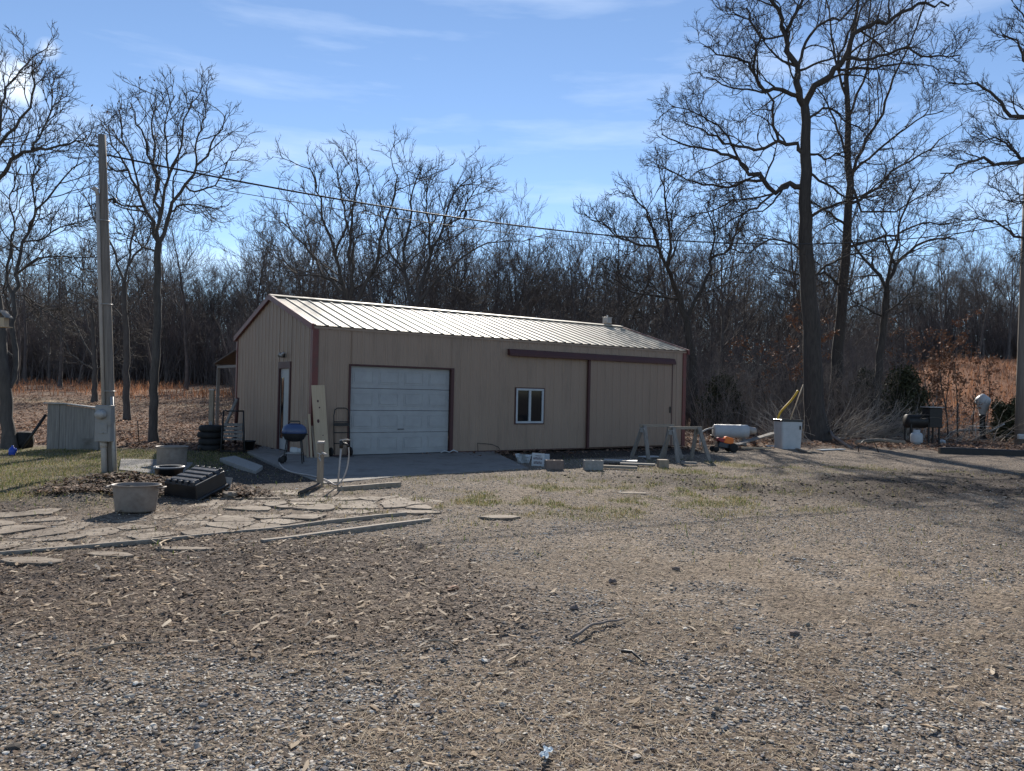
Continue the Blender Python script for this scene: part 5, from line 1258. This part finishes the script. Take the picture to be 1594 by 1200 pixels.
# hand truck
p = bw(.66, -.22); ht = thing('hand_truck', 'black hand truck standing against the wall left of overhead door', 'hand truck', (p[0], p[1], .012), YAW)
mb = MB(); w2 = .19
mb.tube([(-w2, 0, .05), (-w2, .08, .95), (-w2+.03, .09, 1.08), (-w2+.09, .095, 1.12), (w2-.09, .095, 1.12), (w2-.03, .09, 1.08), (w2, .08, .95), (w2, 0, .05)], .013, 8)
for zz in (.3, .55, .8): mb.tube([(-w2, .02+zz*.07, zz), (w2, .02+zz*.07, zz)], .011, 6)
mb.build('frame', M['blackm'], ht)
MB().box(-.2, .2, -.24, .0, .0, .008).build('toe_plate', M['blackm'], ht)
MB().obox((0, .05, .74), (.38, .012, .07)).build('cross_plate', M['blackm'], ht)
for s in (-1, 1):
    mb = MB(); mb.lathe([(0, -.02), (.08, -.025), (.10, -.02), (.105, 0), (.10, .02), (.08, .025), (0, .02)], 20); q = mb.build('wheel', M['rubber'], ht); q.location = (s*.24, .07, .105); q.rotation_euler = (0, PI/2, 0)
# tap posts and hose
c = gr(498, 758); tpst = thing('tap_post', 'square wooden post with brass tap at the slab corner', 'tap post', (c[0], c[1], 0))
MB().box(-.045, .045, -.045, .045, -.1, .70).build('post', M['wood'], tpst, .004)
MB().box(-.05, .05, -.05, .05, .702, .735).build('cap', M['conduit'], tpst, .004)
mb = MB(); mb.tube([(.0, -.045, .48), (.0, -.10, .48), (0.02, -.12, .46), (.03, -.125, .42)], .013, 8); mb.tube([(0, -.08, .48), (0, -.08, .53)], .008, 6); mb.obox((.0, -.08, .54), (.07, .015, .015), (0, .4, .3)); mb.build('tap', M['galv'], tpst)
mb = MB(); mb.tube([(.03, -.052, .55), (.12, -.06, .52)], .02, 8); mb.build('valve', M['conduit'], tpst)
c = gr(527, 757); hy = thing('yard_hydrant', 'thin pipe yard hydrant with metal head right of the tap post', 'hydrant', (c[0], c[1], 0))
mb = MB(); mb.tube([(-.02, 0, -.1), (.03, 0, .68)], .014, 8); mb.build('pipe', M['galv'], hy)
mb = MB(); mb.tube([(.03, 0, .62), (.03, 0, .74)], .032, 10); mb.tube([(.03, 0, .70), (.12, -.02, .69), (.15, -.02, .64)], .018, 8); mb.build('head', M['blackm'], hy)
mb = MB(); mb.tube([(.0, 0, .745), (.09, 0, .76), (.17, 0, .755)], .012, 6); mb.build('lever', M['conduit'], hy)
hp = [(c[0]+.15, c[1]-.02, .64), (c[0]+.16, c[1]-.02, .5), (c[0]+.13, c[1]-.03, .28), (c[0]+.06, c[1]-.05, .1), (c[0]-.03, c[1]-.06, .03)] + [tuple(gr(x, y)[:2])+(.03,) for x, y in ((512, 752), (500, 747), (480, 742), (462, 739), (448, 735), (438, 728), (434, 718), (440, 710))]
mb = MB()
def smooth_path(pts, k=5):
    pts = [Vector(p) for p in pts]; o = []
    for i_ in range(len(pts)-1):
        p0, p1, p2, p3 = pts[max(i_-1, 0)], pts[i_], pts[i_+1], pts[min(i_+2, len(pts)-1)]
        for j_ in range(k):
            t = j_/k; o.append(.5*((2*p1)+(p2-p0)*t+(2*p0-5*p1+4*p2-p3)*t*t+(3*p1-p0-3*p2+p3)*t**3))
    return o+[pts[-1]]
mb.tube(smooth_path(hp), .012, 7); tag(mb.build('garden_hose', M['conduit']), 'grey garden hose hanging from hydrant and trailing over slab', 'hose')
stick('dark_stick', 'short black branch lying in front of the tap post', 'stick', Vector(gr(466, 771))+Vector((0, 0, .03)), Vector(gr(497, 760))+Vector((0, 0, .06)), .03, 'bark')

# ------------------------------------------------------------------ along the front wall
def block(px, py, size, label, mat, rot=.3, name='cinder_block', holes=True, cat='block'):
    c = gr(px, py); o = MB(); w, d, h = size
    if holes:
        for x0, x1 in ((-w/2, -w/2+.03), (-.015, .015), (w/2-.03, w/2)): o.box(x0, x1, -d/2+.031, d/2-.031, 0, h)
        o.box(-w/2, w/2, -d/2, -d/2+.03, 0, h); o.box(-w/2, w/2, d/2-.03, d/2, 0, h)
    else: o.box(-w/2, w/2, -d/2, d/2, 0, h)
    ob = o.build(name, M[mat], bevel=.005); ob.location = (c[0], c[1]+d/2, max(-.03, th(c[0], c[1]))); ob.rotation_euler[2] = rot; return tag(ob, label, cat)
block(924, 732, (.40, .2, .2), 'grey hollow concrete block left of the loose planks', 'block', .08)
block(863, 731, (.36, .2, .19), 'brownish concrete block right of the printed white card', 'brick', .1)
block(1033, 729, (.22, .2, .18), 'square offcut of timber between the two sawhorses', 'wood', .1, 'timber_block', False)
def plank(p0, p1, w, t, label, mat, z=.02, name='plank', cat='plank', dz=0):
    a = gr(*p0); b = gr(*p1); a[2] = max(0, th(a[0], a[1]))*.5+z+t/2; b[2] = a[2]+dz
    mb = MB(); mb.bar((0, 0, 0), Vector(b-a), w, t); ob = mb.build(name, M[mat], bevel=.004); ob.location = a; return tag(ob, label, cat)
plank((937, 730), (992, 732), .12, .06, 'grey plank on the grass right of the hollow block', 'woodx')
plank((940, 722), (992, 724), .34, .025, 'pale bluish board lying flat left of the sawhorses', 'galv', .08)
plank((965, 725), (1020, 727), .2, .04, 'whitish plank lying under the left sawhorse', 'concrete', .03)
plank((1000, 713), (1024, 712), .3, .02, 'small white sheet behind the left sawhorse legs', 'whitep', .02)
plank((1060, 723), (1085, 724), .12, .05, 'short dark plank under the right sawhorse', 'greywood')
# printed white card and torn sheet
c = gr(837, 727); pc = thing('printed_card', 'white printed card standing upright near the slab right corner', 'sign', (c[0], c[1]+.1, -.03), -.05)
pc.rotation_euler = (-.12, .04, -.05)
bd_ = MB().obox((0, 0, .17), (.27, .012, .30)).build('card', M['whitep'], pc, .002)
rs = RS(9); mb = MB()
for (zc, hh, n, x0, x1) in ((.205, .05, 5, -.10, .10), (.115, .055, 5, -.09, .09), (.262, .018, 8, -.06, .07)):     # blurred heading, numerals and small line as in the photo
    wv = (x1-x0)/n
    for k_ in range(n):
        xa = x0+k_*wv; s_ = wv*.22
        mb.obox((xa+s_/2, -.0095, zc), (s_, .002, hh)); mb.obox((xa+wv*.62, -.0095, zc), (s_, .002, hh))
        mb.obox((xa+wv*.36, -.0095, zc+(hh*.35 if k_ % 2 else -hh*.3)), (wv*.34, .002, hh*.24))
    mb.build('lettering', M['ink'], pc); mb = MB()
c = gr(815, 722); mb = MB(); rs = RS(13); n = 8; v = []
for a_ in range(n):
    for b_ in range(n):
        x = (a_/(n-1)-.5)*.38; z = (b_/(n-1))*.22
        v.append((x*(1-.4*(1-z/.22)), .05*math.sin(x*23+z*17)+rs.normal(0, .01)-z*.25, z+.02+rs.normal(0, .006)))
mb.add(v, [(a_*n+b_, a_*n+b_+1, (a_+1)*n+b_+1, (a_+1)*n+b_) for a_ in range(n-1) for b_ in range(n-1)], False)
ob = mb.build('torn_sheet', M['whitep']); ob.location = (c[0], c[1]+.15, -.03); so_ = ob.modifiers.new('solid', 'SOLIDIFY'); so_.thickness = .004; tag(ob, 'crumpled torn white sheet left of the printed card', 'sheet')
c = gr(851, 722); ob = MB().obox((0, 0, .12), (.16, .12, .14)).build('small_box', M['whitep'], bevel=.006); ob.location = (c[0], c[1]+.4, .0); tag(ob, 'small white box behind the brownish block', 'box')
stick('bent_rod', 'thin bent black rod against the wall right of the slab', 'rod', onwall(4.45, -.12, 0), onwall(5.15, -.1, 0.05), .009, 'blackm', 6, [onwall(4.45, -.08, .24), onwall(4.9, -.08, .2), onwall(5.1, -.1, .12)])
ob = MB().tube([(0, 0, .02), (.12, .02, .06), (.25, 0, .02), (.38, .04, .07), (.5, 0, .02)], .015, 6).build('crumpled_strip', M['whitep']); pq = bw(3.25, -.28); ob.location = (pq[0], pq[1], .02); ob.rotation_euler[2] = YAW; tag(ob, 'crumpled white strip on the slab by the overhead door corner', 'litter')
# sawhorses
def sawhorse(px, py, label, rot, L=1.0, hh=.86):
    c = gr(px, py); o = thing('sawhorse', label, 'sawhorse', (c[0], c[1], th(c[0], c[1])), rot, 'grey wooden sawhorses')
    MB().box(-L/2, L/2, -.02, .02, hh-.07, hh).build('top_beam', M['woodx'], o, .003)
    for sx_ in (-1, 1):
        for sy_ in (-1, 1):
            MB().bar((sx_*(L/2-.12), sy_*.035, hh-.03), (sx_*(L/2-.02), sy_*.34, .0), .10, .045, (0, 1, 0)).build('leg', M['greywood'], o, .003)
        MB().bar((sx_*(L/2-.1)+.03*sx_, -.10, hh-.14), (sx_*(L/2-.1)+.03*sx_, .10, hh-.14), .02, .12, (0, 0, 1)).build('bracket', M['galv'], o)
    return o
sawhorse(1022, 713, 'left sawhorse standing nearer the sliding door', .5, 1.1, .86)
sawhorse(1066, 717, 'right sawhorse standing clear of the garage corner', .5, 1.05, .86)

# ------------------------------------------------------------------ right of the garage
c = gr(1137, 694); tk = thing('water_tank', 'long white cylindrical tank lying on its side with bent pipe', 'tank', (c[0], c[1], .32), .03)
mb = MB(); mb.lathe([(0, -.56), (.20, -.56), (.215, -.54), (.215, .30), (.222, .31), (.222, .34), (.215, .35), (.215, .53), (.20, .56), (0, .56)], 28); q = mb.build('body', M['whitep'], tk); q.rotation_euler = (0, PI/2, 0); q.location.z = .16
mb = MB(); mb.lathe([(.15, 0), (.12, .14), (.1, .26), (0, .26)], 20); q = mb.build('neck', M['galv'], tk); q.rotation_euler = (0, PI/2, 0); q.location = (.56, 0, .19)
mb = MB(); mb.tube(smooth_path([(-.55, 0, .26), (-.8, -.02, .2), (-.98, -.04, .08), (-1.02, -.05, -.1), (-1.02, -.05, -.34)]), .028, 8); mb.build('pipe', M['conduit'], tk)
for s in (-.4, .4): MB().obox((s, 0, -.19), (.12, .5, .26), taper=.8).build('cradle', M['greywood'], tk)
c = gr(1127, 701); bl = thing('power_tiller', 'black engine machine with bright orange hood below the white tank', 'machine', (c[0], c[1], th(c[0], c[1])), .1)
mb = MB(); mb.obox((.12, 0, .34), (.34, .26, .22), (0, .25, 0), .75); mb.build('hood', M['orange'], bl, .04)
MB().obox((-.1, 0, .36), (.3, .22, .12), (0, .2, 0), .85).build('guard', M['red'], bl, .03)
MB().obox((.02, 0, .2), (.55, .3, .18), (0, .15, 0), .8).build('engine', M['black'], bl, .03)
for s in (-1, 1):
    mb = MB(); mb.lathe([(0, -.03), (.08, -.035), (.13, -.03), (.14, 0), (.13, .03), (.08, .035), (0, .03)], 20); q = mb.build('wheel', M['rubber'], bl); q.location = (.22, s*.2, .14); q.rotation_euler = (PI/2, 0, 0)
    mb = MB(); mb.lathe([(0, -.03), (.06, -.03), (.09, 0), (.06, .03), (0, .03)], 16); q = mb.build('wheel', M['rubber'], bl); q.location = (-.3, s*.16, .09); q.rotation_euler = (PI/2, 0, 0)
mb = MB(); mb.tube([(-.15, .1, .3), (-.36, .1, .46), (-.42, .0, .5), (-.36, -.1, .46), (-.15, -.1, .3)], .015, 7); mb.build('handle', M['blackm'], bl)
plank((1146, 698), (1205, 694), .22, .035, 'long pale plank rising from beside the orange machine to the bin', 'concrete', .1, dz=.32)
plank((1154, 699), (1200, 700), .06, .05, 'yellow wood batten lying in front of the pale plank', 'ply', .02)
plank((1093, 698), (1120, 698), .06, .04, 'short yellow batten behind the right sawhorse', 'ply', .06)
plank((1192, 696), (1212, 697), .12, .05, 'thin white scrap just left of the white bin', 'whitep', .02)
c = gr(1231, 699); bi = thing('waste_bin', 'white square plastic bin with black rim in front of the oak', 'bin', (c[0], c[1]+.3, th(c[0], c[1])), .08)
def rsq(w, r, n=5):
    p = []
    for (cx_, cy_, a0_) in ((w/2-r, w/2-r, 0), (-w/2+r, w/2-r, PI/2), (-w/2+r, -w/2+r, PI), (w/2-r, -w/2+r, 1.5*PI)):
        for k_ in range(n): a_ = a0_+PI/2*k_/(n-1); p.append((cx_+r*math.cos(a_), cy_+r*math.sin(a_)))
    return p
def loft(mb, rings):
    n = len(rings[0][0]); v = []
    for ring, z in rings: v += [(a_, b_, z) for a_, b_ in ring]
    f = [(i_*n+k_, i_*n+(k_+1) % n, (i_+1)*n+(k_+1) % n, (i_+1)*n+k_) for i_ in range(len(rings)-1) for k_ in range(n)]
    return mb.add(v, f+[tuple(range(n))[::-1]], False)
loft(MB(), [(rsq(.62, .07), 0), (rsq(.645, .07), .3), (rsq(.665, .07), .62), (rsq(.675, .07), .66), (rsq(.68, .07), .86), (rsq(.62, .06), .86), (rsq(.6, .06), .5)]).build('body', M['whitep'], bi)
loft(MB(), [(rsq(.70, .07), .862), (rsq(.72, .08), .87), (rsq(.72, .08), .92), (rsq(.69, .07), .93), (rsq(.58, .06), .93), (rsq(.58, .06), .88)]).build('rim', M['black'], bi)
MB().obox((.25, -.345, .68), (.05, .03, .12)).build('latch', M['black'], bi, .006)
bc = Vector((c[0], c[1]+.3, th(c[0], c[1])))
ob = MB().tube(smooth_path([(-.22, 0, -.5), (-.31, 0, .0), (-.30, 0, .12), (-.24, 0, .25), (-.1, 0, .42), (.12, .02, .66), (.32, .05, .95)]), .035, 8).build('yellow_hose', M['yellow']); ob.location = bc+Vector((0, 0, .9)); tag(ob, 'yellow hose sticking up out of the white bin', 'hose')
stick('wood_stake', 'thin wooden stake leaning up out of the white bin', 'stake', bc+Vector((-.05, .1, .45)), bc+Vector((.52, .15, 2.05)), .016, 'ply', 6)
stick('cut_branch', 'thin bare branch poking left out of the white bin', 'branch', bc+Vector((.1, .1, .6)), bc+Vector((-.75, .1, 1.2)), .012, 'brush', 5)
# smoker with gas bottle
c = gr(1436, 692); sk = thing('barrel_smoker', 'black offset smoker grill on legs at the wood edge', 'smoker', (c[0], c[1], th(c[0], c[1])), .05)
mb = MB(); mb.lathe([(0, -.36), (.24, -.36), (.25, -.34), (.25, .34), (.24, .36), (0, .36)], 24); q = mb.build('cooking_drum', M['blackm'], sk); q.rotation_euler = (0, PI/2, 0); q.location = (-.28, 0, .86)
MB().obox((.35, 0, 1.0), (.48, .5, .72)).build('firebox', M['blackm'], sk, .02)
MB().obox((.33, -.02, 1.39), (.56, .6, .035)).build('lid_shelf', M['galv'], sk, .004)
MB().obox((-.3, -.28, 1.1), (.74, .12, .03)).build('front_shelf', M['blackm'], sk, .004)
for (x, y) in ((-.56, -.2), (-.56, .2), (.1, -.2), (.5, -.2), (.5, .2)): MB().box(x-.025, x+.025, y-.025, y+.025, 0, .8).build('leg', M['blackm'], sk)
c = gr(1422, 692); gb = thing('gas_bottle', 'white propane bottle standing under the black smoker', 'gas bottle', (c[0]-.05, c[1]-.3, th(c[0], c[1])+.02))
mb = MB(); mb.lathe([(.13, 0), (.14, .04), (.19, .07), (.205, .13), (.205, .34), (.18, .41), (.1, .45), (0, .46)], 24); mb.build('shell', M['whitep'], gb)
mb = MB(); mb.lathe([(.11, .43), (.115, .54), (.105, .54), (.10, .43)], 16); mb.build('collar', M['whitep'], gb)
mb = MB(); mb.tube([(0, 0, .45), (0, 0, .53)], .02, 8); mb.lathe([(0, .53), (.035, .53), (.035, .55), (0, .55)], 10); mb.build('valve', M['blackm'], gb)
# lamp post
c = atd(1529, 684, 33.2); z = th(c[0], c[1]); lp = thing('lamp_post', 'black lamp post topped by a white tapered globe at right', 'lamp post', (c[0], c[1], z))
mb = MB(); mb.lathe([(0, 0), (.2, 0), (.2, .08), (.13, .14), (.11, .9), (.13, 1.0), (.12, 1.08), (0, 1.08)], 16); mb.build('post', M['blackm'], lp)
mb = MB(); mb.lathe([(.12, 1.08), (.15, 1.15), (.20, 1.35), (.29, 1.55), (.31, 1.68), (.28, 1.78), (.14, 1.90), (.05, 1.96), (0, 1.97)], 8); mb.build('globe', M['whitep'], lp)
# white garden table
c = gr(1522, 684); tb = thing('garden_table', 'low white wire garden table in front of the lamp post', 'table', (c[0], c[1]-.2, th(c[0], c[1])), .1)
mb = MB(); mb.box(-.42, .42, -.25, .25, .54, .56); mb.build('table_top', M['whitep'], tb, .004)
for (x, y) in ((-.38, -.2), (.38, -.2), (-.38, .2), (.38, .2)): MB().tube([(x, y, 0), (x, y, .54)], .015, 6).build('leg', M['whitep'], tb)
mb = MB()
for k_ in range(4): mb.tube([(-.38, -.2, .12+k_*.1), (.38, -.2, .12+k_*.1)], .008, 5)
mb.build('rail', M['whitep'], tb)
# wire fence
fA = atd(1452, 668, 38.5); fB = atd(1640, 668, 40); fe = thing('wire_fence', 'rusty wire field fence with thin posts before the orange slope', 'fence', (fA[0], fA[1], th(fA[0], fA[1])))
dv = fB-fA; nf = 6
for k_ in range(nf):
    x, y = dv[0]*k_/(nf-1), dv[1]*k_/(nf-1); z = th(fA[0]+x, fA[1]+y)-fe.location.z
    MB().tube([(x, y, z-.2), (x, y, z+1.45)], .03, 6).build('post', M['bark'], fe)
for k_ in range(7):
    pts = []
    for j_ in range(nf): x, y = dv[0]*j_/(nf-1), dv[1]*j_/(nf-1); pts.append((x, y-.03, th(fA[0]+x, fA[1]+y)-fe.location.z+.15+k_*.18))
    MB().tube(pts, .006, 4).build('wire', M['galv'], fe)
# small ground things at right
stick('long_pipe', 'long grey pipe resting diagonally on the ground left of right pole', 'pipe', Vector(gr(1514, 688))+Vector((0, 0, .05)), Vector(atd(1563, 660, 29.5)), .03, 'galv')
stick('curved_log', 'long pale curved log behind the black smoker', 'log', Vector(gr(1466, 682))+Vector((0, 0, .1)), Vector(gr(1600, 684))+Vector((0, 0, .12)), .07, 'brush', 7, [Vector(gr(1490, 678))+Vector((0, 0, .25)), Vector(gr(1530, 678))+Vector((0, 0, .28))])
stick('fallen_log', 'barkless log on the ground between oak and smoker', 'log', Vector(gr(1333, 692))+Vector((0, 0, .08)), Vector(gr(1408, 693))+Vector((0, 0, .1)), .08, 'wood', 7, [Vector(gr(1365, 690))+Vector((0, 0, .12))])
stick('fallen_log', 'curved grey branch lying against the oak root', 'log', Vector(gr(1288, 684))+Vector((0, 0, .5)), Vector(gr(1326, 700))+Vector((0, 0, .03)), .05, 'brush', 6, [Vector(gr(1297, 690))+Vector((0, 0, .25))])
plank((1275, 702), (1312, 701), .2, .03, 'thin white plank on the ground in front of the oak', 'whitep', .02)
plank((1296, 684), (1320, 684), .25, .04, 'small pale board just right of the oak trunk', 'concrete', .04)
plank((1240, 700), (1262, 706), .08, .03, 'pale broken slat against the white bin foot', 'wood', .02)
A_ = gr(1336, 704); B_ = gr(1368, 705)
stick('wire_hoop', 'thin dark bent hoop standing on the ground right of the oak', 'hoop', A_, B_, .013, 'blackm', 6, [Vector(A_)+Vector((.02, 0, .22)), Vector(A_)+Vector((.16, 0, .36)), Vector(A_)+Vector((.45, 0, .37)), Vector(B_)+Vector((-.1, 0, .24))])
stick('garden_rod', 'thin dark rod standing in the leaves left of the tyres', 'rod', gr(217, 694), Vector(atd(214, 655, 19.6)), .012, 'blackm', 5)
# slab of pale paving behind left pole
mb = MB(); mb.prism(ptlist([(185, 733), (188, 716), (243, 717), (300, 722), (285, 738), (230, 738)]), -.06, .03); tag(mb.build('paving', M['concrete'], bevel=.008), kind='structure')

# ------------------------------------------------------------------ foreground bits
def wiggle_stick(px0, px1, r, label, mat, seed, name='stick', z=.02):
    rs = RS(seed); a = Vector(gr(*px0)); b = Vector(gr(*px1)); n = 9; pts = []
    d = (b-a); q = Vector((-d.y, d.x, 0))
    for k_ in range(n):
        t = k_/(n-1); p = a+d*t+q*rs.normal(0, .012)+q*.08*math.sin(PI*t)
        pts.append((p.x, p.y, th(p.x, p.y)+z+r+.012*math.sin(t*5)))
    rr = [r*(1-.5*k_/(n-1)) for k_ in range(n)]
    o = Vector(pts[0]); mb = MB(); mb.tube([Vector(p)-o for p in pts], rr, 7)
    mb.tube([Vector(pts[5])-o, Vector(pts[5])-o+q*.12+Vector((0, 0, .01))], [r*.5, r*.25], 5)
    ob = mb.build(name, M[mat]); ob.location = o; return tag(ob, label, 'stick')
wiggle_stick((893, 998), (972, 966), .013, 'long curved brown stick lying on the gravel right of centre', 'brush', 1)
wiggle_stick((968, 1019), (1003, 1034), .012, 'short black stick on the gravel below the long curved stick', 'blackm', 2)
wiggle_stick((668, 1006), (712, 1010), .009, 'small brown stick near the middle of the gravel', 'wood', 3)
wiggle_stick((140, 1024), (255, 1005), .008, 'pale straight stick on the gravel at lower left', 'wood', 4)
wiggle_stick((250, 858), (278, 838), .01, 'pale stick across the mulch below the path', 'ply', 5)
wiggle_stick((345, 966), (378, 956), .01, 'bent tan stick in the mulch left of centre', 'ply', 6)
c = gr(850, 1182); mb = MB(); rs = RS(17); n = 7; v = []
for a_ in range(n):
    for b_ in range(n):
        x = (a_/(n-1)-.5)*.038; y = (b_/(n-1)-.5)*.10
        v.append((x*(.7+.5*abs(math.sin(b_*1.7)))+.012*math.sin(y*50), y, .026+.006*math.sin(x*160+y*70)+rs.normal(0, .0015)))
mb.add(v, [(a_*n+b_, a_*n+b_+1, (a_+1)*n+b_+1, (a_+1)*n+b_) for a_ in range(n-1) for b_ in range(n-1)])
pb = material('pale_blue_paper', (.26, .35, .43), (.36, .45, .52), .6, 20)
ob = mb.build('paper_scrap', pb); ob.location = (c[0], c[1], th(c[0], c[1])); tag(ob, 'crumpled pale blue scrap of litter on the nearest gravel', 'litter')
